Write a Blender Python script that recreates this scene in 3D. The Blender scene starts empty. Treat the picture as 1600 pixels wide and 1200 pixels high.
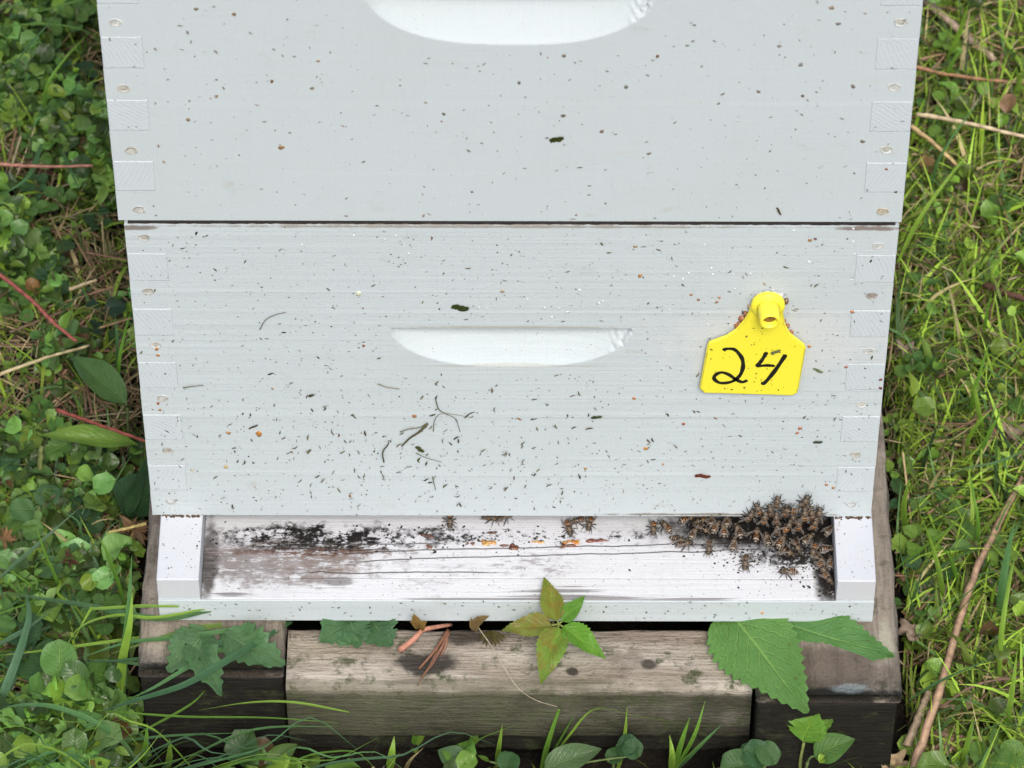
import bpy, math, random
import numpy as np
from mathutils import Vector, Matrix, Euler
random.seed(7); RNG = np.random.default_rng(7)
S = bpy.context.scene; COL = S.collection
# ------------------------------------------------------------------ camera
PITCH, YAW, ROLL = 0.8580, -0.0031, 0.0003
CAMP = np.array([0.0052, -1.5921, 1.9576]); FPX = 6855.3
_F = np.array([math.sin(YAW)*math.cos(PITCH), math.cos(YAW)*math.cos(PITCH), -math.sin(PITCH)])
_R = np.array([math.cos(YAW), -math.sin(YAW), 0.0]); _U = np.cross(_R, _F)
cam = bpy.data.cameras.new('camera'); camo = bpy.data.objects.new('camera', cam); COL.objects.link(camo)
camo.matrix_world = Matrix(((_R[0], _U[0], -_F[0], CAMP[0]), (_R[1], _U[1], -_F[1], CAMP[1]), (_R[2], _U[2], -_F[2], CAMP[2]), (0, 0, 0, 1)))
cam.sensor_width = 36; cam.lens = FPX/1600*36; cam.clip_start = .05; cam.clip_end = 200
cam.dof.use_dof = True; cam.dof.focus_distance = 2.44; cam.dof.aperture_fstop = 21
S.camera = camo
# ------------------------------------------------------------------ light
SUN_EL, SUN_AZ = math.radians(52), math.radians(172)      # azimuth clockwise from +Y
W = bpy.data.worlds.new('World'); S.world = W; W.use_nodes = True
wt = W.node_tree; wt.nodes.clear()
sky = wt.nodes.new('ShaderNodeTexSky'); sky.sky_type = 'NISHITA'; sky.sun_disc = False
sky.sun_elevation = SUN_EL; sky.sun_rotation = SUN_AZ; sky.air_density = 1.0; sky.dust_density = 4.0; sky.ozone_density = 1.0
bg = wt.nodes.new('ShaderNodeBackground'); bg.inputs[1].default_value = 0.12
wo = wt.nodes.new('ShaderNodeOutputWorld')
wt.links.new(sky.outputs[0], bg.inputs[0]); wt.links.new(bg.outputs[0], wo.inputs[0])
sl = bpy.data.lights.new('sun', 'SUN'); sl.energy = 1.5; sl.angle = math.radians(19); sl.color = (1, .975, .94)
so = bpy.data.objects.new('sun', sl); COL.objects.link(so)
sd = Vector((math.sin(SUN_AZ)*math.cos(SUN_EL), math.cos(SUN_AZ)*math.cos(SUN_EL), math.sin(SUN_EL)))
so.rotation_euler = sd.to_track_quat('Z', 'Y').to_euler()
S.view_settings.view_transform = 'Standard'; S.view_settings.look = 'None'
S.view_settings.exposure = 0.76; S.view_settings.gamma = 1.0
S.render.engine = 'CYCLES'
S.cycles.max_bounces = 8; S.cycles.transparent_max_bounces = 12
# ------------------------------------------------------------------ helpers
def un(x, y, ax, v):
    """point of the photograph (1600 x 1200) on the plane where axis ax equals v"""
    d = _F+(x-800)/FPX*_R-(y-600)/FPX*_U
    return Vector(CAMP+d*(v-CAMP[ax])/d[ax])
def on_z(x, y, z): return un(x, y, 2, z)
def on_wall(x, y, Y=0.0): return un(x, y, 1, Y)
GZ = -0.125
from mathutils import noise as _mn
def mnoise(a, b, c): return _mn.noise(Vector((a, b, c)))
class MB:
    """collects polygons (with per face material and per vertex colour) for one mesh"""
    def __init__(s): s.v = []; s.f = []; s.m = []; s.c = []; s.uv = {}
    def add(s, vs, fs, mi=0, col=None, uv=None):
        o = len(s.v); s.v += [tuple(p) for p in vs]
        s.c += [col if col is not None else (1, 1, 1)]*len(vs)
        for f in fs: s.f.append(tuple(i+o for i in f)); s.m.append(mi)
        if uv is not None:
            for i, w in enumerate(uv): s.uv[o+i] = w
    def mesh(s, name, mats, smooth=True):
        me = bpy.data.meshes.new(name); me.from_pydata(s.v, [], s.f)
        for m in mats: me.materials.append(m)
        me.polygons.foreach_set('material_index', s.m)
        me.polygons.foreach_set('use_smooth', [smooth]*len(s.f))
        a = me.attributes.new('Col', 'FLOAT_COLOR', 'POINT')
        a.data.foreach_set('color', np.array([(c[0], c[1], c[2], 1) for c in s.c], 'f').ravel())
        if s.uv:
            ul = me.uv_layers.new(name='UVMap'); li = np.empty(len(me.loops), 'i'); me.loops.foreach_get('vertex_index', li)
            t = np.zeros((len(s.v), 2), 'f')
            for i, w in s.uv.items(): t[i] = w
            ul.data.foreach_set('uv', t[li].ravel())
        me.update(); return me
def link(name, me, parent=None, mat=None):
    o = bpy.data.objects.new(name, me); COL.objects.link(o)
    if parent: o.parent = parent
    return o
def tag(o, label=None, cat=None, group=None, kind=None):
    if label: o['label'] = label
    if cat: o['category'] = cat
    if group: o['group'] = group
    if kind: o['kind'] = kind
    return o
def empty(name, loc=(0, 0, 0)):
    o = bpy.data.objects.new(name, None); o.location = loc; o.empty_display_size = .01; COL.objects.link(o); return o
def obj(name, mb, mats, parent=None, smooth=True, bevel=0, origin=None):
    """one mesh object; world coordinates when the parent sits at `origin`"""
    if origin is not None:
        ox, oy, oz = origin; mb.v = [(a-ox, b-oy, c-oz) for a, b, c in mb.v]
    if not isinstance(mats, (list, tuple)): mats = [mats]
    o = link(name, mb.mesh(name, mats, smooth), parent)
    if bevel:
        b = o.modifiers.new('bevel', 'BEVEL'); b.width = bevel; b.segments = 2; b.limit_method = 'ANGLE'; b.angle_limit = math.radians(50)
    return o
def box(mb, x0, x1, y0, y1, z0, z1, mi=0, col=None):
    vs = [(x, y, z) for x in (x0, x1) for y in (y0, y1) for z in (z0, z1)]
    mb.add(vs, [(0, 1, 3, 2), (4, 6, 7, 5), (0, 4, 5, 1), (2, 3, 7, 6), (0, 2, 6, 4), (1, 5, 7, 3)], mi, col)
def frames(P):
    P = [Vector(p) for p in P]; out = []
    up = Vector((0.13, .21, 1)).normalized()
    for i in range(len(P)):
        t = (P[min(i+1, len(P)-1)]-P[max(i-1, 0)]); t = t.normalized() if t.length > 1e-9 else Vector((1, 0, 0))
        n = up-t*up.dot(t)
        if n.length < .05: n = Vector((1, 0, 0))-t*t.x
        n.normalize(); out.append((P[i], t, n, t.cross(n))); up = n
    return out
def tube(mb, P, R, n=6, mi=0, col=None, flat=1.0):
    fr = frames(P); R = R if hasattr(R, '__len__') else [R]*len(fr); vs = []; fs = []
    for (p, t, a, b), r in zip(fr, R):
        for k in range(n):
            q = 2*math.pi*k/n; vs.append(p+a*(math.sin(q)*r*flat)+b*(math.cos(q)*r))
    for i in range(len(fr)-1):
        for k in range(n): fs.append((i*n+k, i*n+(k+1) % n, (i+1)*n+(k+1) % n, (i+1)*n+k))
    fs.append(tuple(range(n))[::-1]); fs.append(tuple((len(fr)-1)*n+k for k in range(n)))
    mb.add(vs, fs, mi, col)
def spline(P, n=6):
    P = [Vector(p) for p in P]
    if len(P) < 3: return [P[0].lerp(P[-1], i/n) for i in range(n+1)]
    Q = [P[0]*2-P[1]]+P+[P[-1]*2-P[-2]]; out = []
    for i in range(1, len(Q)-2):
        for k in range(n):
            t = k/n; a, b, c, d = Q[i-1:i+3]
            out.append(.5*((2*b)+(c-a)*t+(2*a-5*b+4*c-d)*t*t+(3*b-a-3*c+d)*t**3))
    out.append(P[-1]); return out
def ribbon(mb, P, width, col, fold=.25, mi=0, tip=True, base_narrow=.5):
    """a grass blade: a folded strip that tapers"""
    fr = frames(P); n = len(fr); vs = []; uv = []; fs = []
    for i, (p, t, a, b) in enumerate(fr):
        s = i/(n-1); w = width*.5*(min(1, base_narrow+s*2))*((1-s**2.2) if tip else 1)
        w = max(w, .00008)
        vs += [p+b*w+a*w*fold, p, p-b*w+a*w*fold]; uv += [(s, 0), (s, .5), (s, 1)]
    for i in range(n-1):
        k = i*3; fs += [(k, k+3, k+4, k+1), (k+1, k+4, k+5, k+2)]
    mb.add(vs, fs, mi, col, uv)
# ------------------------------------------------------------------ shader building
class NT:
    def __init__(s, name):
        s.mat = bpy.data.materials.new(name); s.mat.use_nodes = True; s.t = s.mat.node_tree; s.t.nodes.clear()
        s.out = s.t.nodes.new('ShaderNodeOutputMaterial'); s.b = s.t.nodes.new('ShaderNodeBsdfPrincipled')
        s.t.links.new(s.b.outputs[0], s.out.inputs[0])
    def put(s, sock, v):
        if isinstance(v, (int, float)): sock.default_value = v
        elif isinstance(v, (tuple, list)):
            sock.default_value = (*v, 1) if len(v) == 3 and len(sock.default_value) == 4 else v
        else: s.t.links.new(v, sock)
    def n(s, typ, ins={}, out=0, **kw):
        nd = s.t.nodes.new('ShaderNode'+typ)
        for k, v in kw.items(): setattr(nd, k, v)
        for k, v in ins.items(): s.put(nd.inputs[k], v)
        return nd.outputs[out]
    def m(s, op, a, b=0.0, c=0.0, clamp=False): return s.n('Math', {0: a, 1: b, 2: c}, operation=op, use_clamp=clamp)
    def add(s, a, b): return s.m('ADD', a, b)
    def sub(s, a, b): return s.m('SUBTRACT', a, b)
    def mul(s, a, b): return s.m('MULTIPLY', a, b)
    def mx(s, a, b): return s.m('MAXIMUM', a, b)
    def ramp(s, v, a, b, lo=0.0, hi=1.0): return s.n('MapRange', {0: v, 1: a, 2: b, 3: lo, 4: hi}, interpolation_type='SMOOTHSTEP')
    def coord(s): return s.n('TexCoord', out=3)
    def xyz(s, c):
        nd = s.t.nodes.new('ShaderNodeSeparateXYZ'); s.t.links.new(c, nd.inputs[0]); return nd.outputs
    def scale(s, c, v, off=(0, 0, 0)): return s.n('Mapping', {0: c, 1: off, 3: v})
    def noise(s, c, sc, det=4, rough=.55, dist=0.0, out=0): return s.n('TexNoise', {'Vector': c, 'Scale': sc, 'Detail': det, 'Roughness': rough, 'Distortion': dist}, out=out)
    def mix(s, f, a, b, bt='MIX'):
        nd = s.t.nodes.new('ShaderNodeMix'); nd.data_type = 'RGBA'; nd.blend_type = bt
        s.put(nd.inputs[0], f); s.put(nd.inputs[6], a); s.put(nd.inputs[7], b); return nd.outputs[2]
    def bump(s, h, dist, strength=1.0, normal=None):
        i = {'Height': h, 'Distance': dist, 'Strength': strength}
        if normal is not None: i['Normal'] = normal
        return s.n('Bump', i)
    def ell(s, P, cx, cy, rx, ry, warp=None, ax=(0, 2)):
        """soft ellipse in two object axes: 1 inside, 0 outside"""
        a = s.m('DIVIDE', s.sub(P[ax[0]], cx), rx); b = s.m('DIVIDE', s.sub(P[ax[1]], cy), ry)
        d = s.m('SQRT', s.add(s.mul(a, a), s.mul(b, b)))
        if warp is not None: d = s.add(d, warp)
        return s.ramp(d, 1.15, .55)
    def fin(s, col=None, rough=None, normal=None, **kw):
        if col is not None: s.put(s.b.inputs['Base Color'], col)
        if rough is not None: s.put(s.b.inputs['Roughness'], rough)
        if normal is not None: s.put(s.b.inputs['Normal'], normal)
        for k, v in kw.items(): s.put(s.b.inputs[k.replace('_', ' ')], v)
        return s.mat
PAINT = (.462, .515, .528)
def mat_paint(name, kind, stains_shade=(), base=None):
    """kind: smooth / brushed / floor"""
    t = NT(name); c = t.coord(); P = t.xyz(c)
    col = base or (PAINT if kind != 'floor' else (.53, .54, .555))
    big = t.noise(c, 14, 3)
    colr = t.mix(t.mul(t.ramp(big, .35, .75), .35), col, tuple(v*.93 for v in (col[0]*1.0, col[1], col[2]*.97)))
    hl = t.noise(t.scale(c, (4, 60, 330)), 1.0, 3, .6)          # long horizontal brush lines
    vl = t.noise(t.scale(c, (420, 60, 9)), 1.0, 3, .6)
    hl2 = t.noise(t.scale(c, (1.2, 10, 95)), 1.0, 2, .4)
    fine = t.noise(c, 900, 3)
    colr = t.mix(t.mul(t.ramp(hl2, .62, .72), .16), colr, (.62, .67, .69))
    if kind == 'brushed':
        h = t.add(t.mul(hl, .6), t.add(t.mul(vl, .6), t.add(t.mul(t.ramp(hl2, .5, .75), .5), t.mul(fine, .5)))); bd = .0005
        colr = t.mix(t.mul(t.ramp(hl, .56, .72), .12), colr, (.38, .42, .43))
    elif kind == 'smooth':
        h = t.add(t.mul(hl, .22), t.add(t.mul(vl, .5), t.mul(fine, .4))); bd = .0004
        colr = t.mix(t.mul(t.ramp(vl, .52, .7), .14), colr, (.42, .48, .52))
        colr = t.mix(t.mul(t.ramp(t.noise(t.scale(c, (3, 1, 30)), 8, 4), .58, .75), .25), colr, (.46, .46, .41))
    else:
        hl3 = t.noise(t.scale(c, (9, 420, 60)), 1.0, 4, .65)
        h = t.add(t.mul(hl3, 1.0), t.mul(fine, .35)); bd = .0005
        colr = t.mix(t.mul(t.ramp(hl3, .55, .68), .35), colr, (.40, .40, .42))
    # pinhead specks with shapes of their own
    sp = t.n('TexVoronoi', {'Vector': c, 'Scale': 330.0, 'Randomness': 1.0}, out=0)
    spn = t.noise(c, 60, 3)
    sk = t.mul(t.ramp(sp, .13, .07), t.ramp(spn, .50, .62))
    colr = t.mix(t.mul(sk, .8 if kind != 'smooth' else .4), colr, (.10, .09, .06))
    warp = t.mul(t.sub(t.noise(c, 90, 5, .7), .5), 2.2)
    for (cx, cz, rx, rz, sc, k) in stains_shade:
        colr = t.mix(t.mul(t.ell(P, cx, cz, rx, rz, warp), k), colr, sc)
    if kind != 'floor':
        sm = t.mul(t.ramp(t.noise(t.scale(c, (1, 1, 1.6)), 38, 6, .72), .58, .72), t.ramp(t.noise(c, 9, 2), .35, .6))
        colr = t.mix(t.mul(sm, .38), colr, (.32, .31, .22))
        gr = t.ramp(t.noise(t.scale(c, (30, 30, 700)), 1.0, 4, .7), .60, .75); colr = t.mix(t.mul(gr, .25), colr, (.36, .40, .41))
    if kind == 'floor':
        Y = P[1]; X = P[0]
        sp2 = t.noise(c, 480, 4, .75); sp3 = t.noise(t.scale(c, (1, 3, 1)), 130, 5, .75)
        blk = t.add(t.mul(t.noise(t.scale(c, (1, 1.5, 1)), 190, 5, .75), .6), t.mul(t.noise(t.scale(c, (1, 1.6, 1)), 62, 4, .7), .4))
        # grey brown dirt rubbed over the left end
        m1 = t.ell(P, -.135, -.019, .062, .020, warp, (0, 1)); m1 = t.mul(m1, t.ramp(sp3, .34, .50))
        colr = t.mix(t.mul(m1, .85), colr, (.13, .11, .10))
        m1 = t.mul(t.ell(P, -.105, -.022, .03, .012, warp, (0, 1)), t.ramp(sp3, .42, .6)); colr = t.mix(t.mul(m1, .7), colr, (.17, .12, .085))
        m1 = t.mul(t.ell(P, -.174, -.02, .006, .035, t.mul(warp, .5), (0, 1)), .9); colr = t.mix(m1, colr, (.035, .03, .025))
        scr = t.noise(t.scale(c, (14, 300, 1)), 1.0, 5, .75)
        colr = t.mix(t.mul(t.mul(t.ell(P, -.135, -.022, .075, .026, warp, (0, 1)), t.ramp(scr, .50, .62)), .6), colr, (.20, .17, .16))
        colr = t.mix(t.mul(t.mul(t.ell(P, -.11, -.0125, .055, .0035, warp, (0, 1)), t.ramp(sp3, .42, .52)), .8), colr, (.10, .045, .025))
        colr = t.mix(t.mul(t.ramp(t.noise(t.scale(c, (1, 1.4, 1)), 34, 5, .7), .52, .68), .30), colr, (.40, .38, .40))
        # fine salt and pepper over all of it
        colr = t.mix(t.mul(t.ramp(sp2, .60, .70), .55), colr, (.12, .12, .12))
        mm = t.ell(P, -.05, -.028, .03, .018, warp, (0, 1)); colr = t.mix(t.mul(mm, t.mul(t.ramp(sp3, .5, .62), .5)), colr, (.22, .20, .20))
        mm = t.ell(P, .012, -.022, .028, .010, warp, (0, 1)); colr = t.mix(t.mul(mm, t.mul(t.ramp(sp3, .48, .6), .7)), colr, (.18, .16, .16))
        # black mould back left; entrance shade painted black at right, with black corner dirt
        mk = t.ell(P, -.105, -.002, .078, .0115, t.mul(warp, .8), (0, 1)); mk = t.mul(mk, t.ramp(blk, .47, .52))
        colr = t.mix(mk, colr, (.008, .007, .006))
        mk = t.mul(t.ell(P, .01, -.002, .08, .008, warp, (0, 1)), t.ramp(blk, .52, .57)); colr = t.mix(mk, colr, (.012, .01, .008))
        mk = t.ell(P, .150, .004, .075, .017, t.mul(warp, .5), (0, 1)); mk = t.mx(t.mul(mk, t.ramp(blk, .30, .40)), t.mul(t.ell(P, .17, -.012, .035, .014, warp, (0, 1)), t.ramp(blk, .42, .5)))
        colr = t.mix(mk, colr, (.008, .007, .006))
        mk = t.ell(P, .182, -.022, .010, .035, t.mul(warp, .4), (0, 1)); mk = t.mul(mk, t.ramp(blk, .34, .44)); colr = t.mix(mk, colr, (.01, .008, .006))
        # hairline cracks in the board
        wv = t.mul(t.sub(t.noise(t.scale(c, (1, .2, 1)), 30, 3), .5), .004)
        for (y0, sl_, x0, x1) in ((-.0095, .035, -.11, .14), (-.0155, .040, -.10, .16), (-.0275, .0, -.13, .0), (-.0065, .0, -.15, -.03), (-.0120, -.02, -.16, -.06)):
            d = t.m('ABSOLUTE', t.sub(t.add(Y, wv), t.add(y0, t.mul(X, sl_))))
            k = t.mul(t.ramp(d, .0006, .0002), t.mul(t.ramp(X, x0, x0+.02), t.ramp(X, x1, x1-.02)))
            colr = t.mix(t.mul(k, .8), colr, (.05, .045, .04)); h = t.sub(h, k)
        # paint worn off along the front edge
        for (cx, cy, rx, ry) in ((.045, -.0465, .045, .0030), (.03, -.0405, .028, .0014), (-.16, -.044, .012, .002), (-.10, -.034, .009, .004), (.035, -.0375, .014, .0007), (.10, -.0465, .03, .0012), (-.02, -.0467, .05, .0008)):
            k = t.ell(P, cx, cy, rx, ry, t.mul(t.sub(hl3, .5), 2.4), (0, 1))
            colr = t.mix(t.mul(k, .9), colr, t.mix(hl3, (.10, .095, .095), (.26, .25, .25))); h = t.sub(h, t.mul(k, .8))
    return t.fin(colr, t.add(.5, t.mul(fine, .2)), t.bump(h, bd, .9), Specular_IOR_Level=.35)
def mat_endgrain(name):
    t = NT(name); c = t.coord()
    oi = t.n('ObjectInfo', out=5)
    P = t.xyz(c)
    # growth rings seen end on: each finger shows its own slant
    cell = t.m('FLOOR', t.m('DIVIDE', P[2], .0222)); wn = t.n('TexWhiteNoise', {1: cell}, noise_dimensions='1D', out=0)
    ang = t.mul(t.sub(wn, .35), 2.0)
    r = t.add(t.mul(P[0], t.m('COSINE', ang)), t.mul(P[2], t.m('SINE', ang)))
    r = t.add(r, t.mul(t.sub(t.noise(c, 60, 3), .5), .004))
    g = t.m('SINE', t.mul(r, 2600.0))
    colr = t.mix(t.mul(t.ramp(g, -.4, .8), t.ramp(t.noise(c, 90, 3), .3, .7, .02, .28)), (.475, .525, .545), (.37, .41, .425))
    fine = t.noise(c, 700, 3)
    sk = t.ramp(t.noise(c, 420, 3, .7), .66, .72)
    colr = t.mix(t.mul(sk, .6), colr, (.12, .10, .08))
    return t.fin(colr, .6, t.bump(t.add(t.mul(g, .3), t.mul(fine, 2.2)), .00014, .6))
def mat_wood(name, base, dark, moss=.0, axis=0, wet=(), face=(.060, .058, .030), rings=None):
    t = NT(name); c = t.coord(); P = t.xyz(c)
    sc = [60, 60, 60]; sc[axis] = 5
    w = t.noise(c, 12, 3, .5, out=1)
    cc = t.n('VectorMath', {0: t.scale(c, tuple(sc)), 1: t.scale(w, (1.6, 1.6, 1.6))}, operation='ADD')
    g = t.noise(cc, 1.0, 6, .65); gf = t.noise(t.scale(c, tuple(s*9 for s in sc)), 1.0, 3, .6)
    colr = t.mix(t.ramp(g, .3, .72), dark, base)
    colr = t.mix(t.mul(t.ramp(gf, .5, .75), .5), colr, tuple(v*.5 for v in dark))
    blot = t.noise(c, 26, 6, .7)
    colr = t.mix(t.mul(t.ramp(blot, .52, .68), .55), colr, tuple(v*.45 for v in dark))
    if moss:
        mn = t.noise(c, 70, 6, .75); nz = t.n('NewGeometry', out=1); N = t.xyz(nz)
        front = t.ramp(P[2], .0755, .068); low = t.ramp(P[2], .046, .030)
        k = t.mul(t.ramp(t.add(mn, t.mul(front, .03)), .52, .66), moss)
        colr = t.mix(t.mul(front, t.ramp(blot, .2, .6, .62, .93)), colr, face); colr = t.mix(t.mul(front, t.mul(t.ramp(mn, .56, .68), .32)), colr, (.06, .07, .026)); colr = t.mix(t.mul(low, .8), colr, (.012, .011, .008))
        colr = t.mix(k, colr, t.mix(t.noise(c, 400, 3), (.018, .022, .010), (.075, .09, .035)))
    warp = t.mul(t.sub(t.noise(c, 60, 5, .7), .5), 1.8)
    for (cx, cy, rx, ry, k, cc_) in wet:
        colr = t.mix(t.mul(t.ell(P, cx, cy, rx, ry, warp, (0, 1)), k), colr, cc_)
    if rings:
        (rx, ry, rr_) = rings; a = t.sub(P[0], rx); b = t.mul(t.sub(P[1], ry), 1.9)
        d = t.add(t.m('SQRT', t.add(t.mul(a, a), t.mul(b, b))), t.mul(t.sub(blot, .5), .006))
        k = t.mul(t.ramp(t.m('SINE', t.mul(d, 900.0)), .5, 1.0), t.ramp(d, rr_, rr_*.5)); colr = t.mix(t.mul(k, .5), colr, dark)
    fine = t.noise(c, 500, 4)
    return t.fin(colr, .8, t.bump(t.add(t.mul(g, 1.5), t.add(gf, t.mul(fine, .6))), .0016, .9), Specular_IOR_Level=.25)
def mat_leaf(name, src='attr', rough=.38, vein=.5, bronze=False):
    t = NT(name)
    base = t.n('Attribute', attribute_name='Col', out=0) if src == 'attr' else t.n('ObjectInfo', out=1)
    uv = t.n('TexCoord', out=2); U = t.xyz(uv); c = t.n('TexCoord', out=3)
    v = t.m('ABSOLUTE', t.sub(U[1], .5))
    mid = t.ramp(v, .035, .008)
    side = t.m('SINE', t.mul(t.sub(U[0], t.mul(v, .75)), 48.0)); side = t.mul(t.ramp(side, .80, 1.0), t.ramp(v, .47, .3))
    ve = t.mul(t.mx(mid, t.mul(side, .6)), vein)
    nz = t.noise(c, 120 if src == 'attr' else 7, 4, .6)
    col = t.mix(t.mul(t.ramp(nz, .3, .7), .45), base, t.mix(1.0, base, (.62, .75, .5), 'MULTIPLY'))
    if bronze: col = t.mix(t.mul(t.ramp(t.noise(c, 4.5, 6, .7), .48, .62), .55), col, (.24, .15, .035))
    cell = t.ramp(t.n('TexVoronoi', {'Vector': t.scale(uv, (1, .8, 1)), 'Scale': 26.0}, feature='DISTANCE_TO_EDGE', out=0), .10, .0)
    col = t.mix(t.mul(ve, .55 if src == 'attr' else .8), col, t.mix(1.0, col, (2.0, 1.6, 1.6), 'MULTIPLY'))
    if src != 'attr':
        hole = t.ramp(t.noise(c, 17, 3), .70, .74); col = t.mix(t.mul(hole, .7), col, (.10, .075, .03))
    nrm = t.bump(t.add(t.mul(ve, -1.2), t.add(t.mul(nz, .6), t.mul(cell, -.22 if src != 'attr' else 0.0))), .0009, .9)
    t.fin(col, rough, nrm, Specular_IOR_Level=.4)
    tr = t.n('BsdfTranslucent', {'Color': t.mix(1.0, col, (1.5, 1.6, .6), 'MULTIPLY')})
    ms = t.t.nodes.new('ShaderNodeMixShader'); ms.inputs[0].default_value = .3
    t.t.links.new(t.b.outputs[0], ms.inputs[1]); t.t.links.new(tr, ms.inputs[2]); t.t.links.new(ms.outputs[0], t.out.inputs[0])
    return t.mat
def mat_attr(name, rough=.8, spec=.25, bumpd=.0004):
    t = NT(name); c = t.coord(); b = t.n('Attribute', attribute_name='Col', out=0)
    nz = t.noise(c, 260, 4, .65)
    col = t.mix(t.ramp(nz, .3, .7), t.mix(1.0, b, (.6, .58, .55), 'MULTIPLY'), b)
    return t.fin(col, rough, t.bump(nz, bumpd, .8), Specular_IOR_Level=spec)
def mat_plain(name, col, rough=.5, **kw):
    t = NT(name); c = t.coord(); nz = t.noise(c, 300, 3)
    cc = t.mix(t.mul(nz, .35), col, tuple(v*.7 for v in col))
    return t.fin(cc, rough, t.bump(nz, .0003, .3), **kw)
# ------------------------------------------------------------------ materials
M = {}
SPOT = (.36, .30, .20)
st_up = [(.188, .2484, .020, .0019, (.012, .010, .008), .95), (.150, .2479, .03, .0008, (.02, .015, .01), .9), (-.1, .40, .05, .03, (.44, .46, .42), .4), (.09, .36, .06, .02, (.42, .46, .47), .4), (-.02, .36, .07, .03, (.41, .46, .49), .45), (-.07, .345, .03, .008, (.34, .38, .42), .5), (.144, .2555, .012, .006, (.50, .47, .38), .6), (.125, .259, .016, .005, (.52, .42, .30), .6), (-.150, .2495, .020, .003, (.45, .36, .20), .6),
         (-.195, .2500, .012, .003, (.25, .20, .13), .7), (-.0, .2525, .06, .002, (.52, .50, .42), .4), (-.055, .31, .05, .02, (.58, .58, .52), .35), (-.19, .30, .006, .01, (.35, .28, .20), .6)]
stain_shade_lo = [(0, .1632, .068, .0010, (.30, .28, .20), .6), (-.0, .131, .06, .0012, (.36, .36, .30), .5), (-.2, .2425, .012, .002, (.12, .09, .06), .8), (-.02, .2438, .17, .0011, (.20, .15, .09), .6), (.19, .243, .02, .002, (.15, .10, .07), .8),  # first entry paints the shade line along the handhold lip
         (.145, .1515, .07, .03, (.62, .60, .55), .25), (.12, .0015, .07, .0012, (.16, .12, .08), .8)]
M['paint_up'] = mat_paint('upper_box_paint', 'smooth', st_up)
M['paint_lo'] = mat_paint('lower_box_paint', 'brushed', stain_shade_lo)
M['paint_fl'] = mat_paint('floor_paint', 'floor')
M['paint_tr'] = mat_paint('trim_paint', 'brushed', [(0, -.018, .25, .0012, (.20, .18, .15), .5)])
M['paint_tr2'] = mat_paint('rail_paint', 'smooth', [(-.19, -.0465, .02, .0012, (.25, .2, .15), .5)], (.49, .505, .53))
M['end'] = mat_endgrain('painted_endgrain')
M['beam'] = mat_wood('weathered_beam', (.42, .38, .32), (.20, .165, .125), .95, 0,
     [(-.112, -.060, .030, .010, .35, (.45, .40, .31)), (-.048, -.071, .020, .008, .95, (.035, .03, .024)), (-.028, -.052, .012, .007, .9, (.05, .042, .033)),
      (.035, -.076, .004, .003, .9, (.02, .017, .014)), (.079, -.071, .005, .004, .9, (.03, .025, .02)), (.10, -.05, .06, .008, .45, (.18, .13, .10)), (-.05, -.085, .16, .004, .5, (.09, .09, .055))], (.026, .026, .014), (-.112, -.052, .055))
M['rail'] = mat_wood('weathered_rail', (.31, .265, .21), (.14, .115, .09), .55, 1,
     [(.18, -.084, .05, .022, .65, (.055, .04, .03)), (.18, -.0985, .05, .0045, .95, (.02, .017, .013)), (-.17, -.0805, .05, .0045, .95, (.02, .017, .013)), (.214, -.06, .006, .018, .8, (.34, .33, .24)), (.195, -.094, .013, .004, .8, (.27, .30, .29)), (-.15, -.07, .05, .02, .6, (.05, .04, .03))])
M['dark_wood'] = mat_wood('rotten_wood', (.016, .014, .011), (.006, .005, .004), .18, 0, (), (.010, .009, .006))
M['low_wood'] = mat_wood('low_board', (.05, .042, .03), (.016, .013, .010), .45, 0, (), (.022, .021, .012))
M['propolis_dark'] = mat_plain('dark_propolis', (.010, .007, .005), .6)
M['leaf'] = mat_leaf('stuff_leaf'); M['leaf_o'] = mat_leaf('plant_leaf', 'obj', .42, .8)
M['leaf_b'] = mat_leaf('bronze_leaf', 'obj', .36, .9, True); M['blade'] = mat_leaf('grass_blade', 'attr', .45, .25)
M['litter'] = mat_attr('litter')
M['flake'] = mat_attr('flakes', .7)
M['resin'] = mat_attr('resin', .35, .5)
# yellow tag
t = NT('yellow_plastic'); c = t.coord(); nz = t.noise(c, 25, 3)
dirt = t.mul(t.ramp(t.noise(c, 380, 3, .6), .68, .74), .6)
cc = t.mix(t.mul(nz, .3), (.80, .71, .045), (.68, .61, .04)); cc = t.mix(dirt, cc, (.20, .17, .03))
M['yellow'] = t.fin(cc, .42, t.bump(t.noise(c, 200, 3), .0003, .3), Subsurface_Weight=.0)
M['ink'] = mat_plain('black_ink', (.008, .008, .008), .4)
# ground
t = NT('soil'); c = t.coord()
g1 = t.noise(c, 22, 8, .7); g2 = t.noise(c, 160, 5, .7)
cc = t.mix(t.ramp(g1, .35, .7), (.006, .005, .004), (.022, .017, .012)); cc = t.mix(t.mul(t.ramp(g2, .58, .75), .6), cc, (.10, .08, .05))
M['soil'] = t.fin(cc, .95, t.bump(t.add(g1, t.mul(g2, .5)), .01, 1), Specular_IOR_Level=.1)
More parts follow.
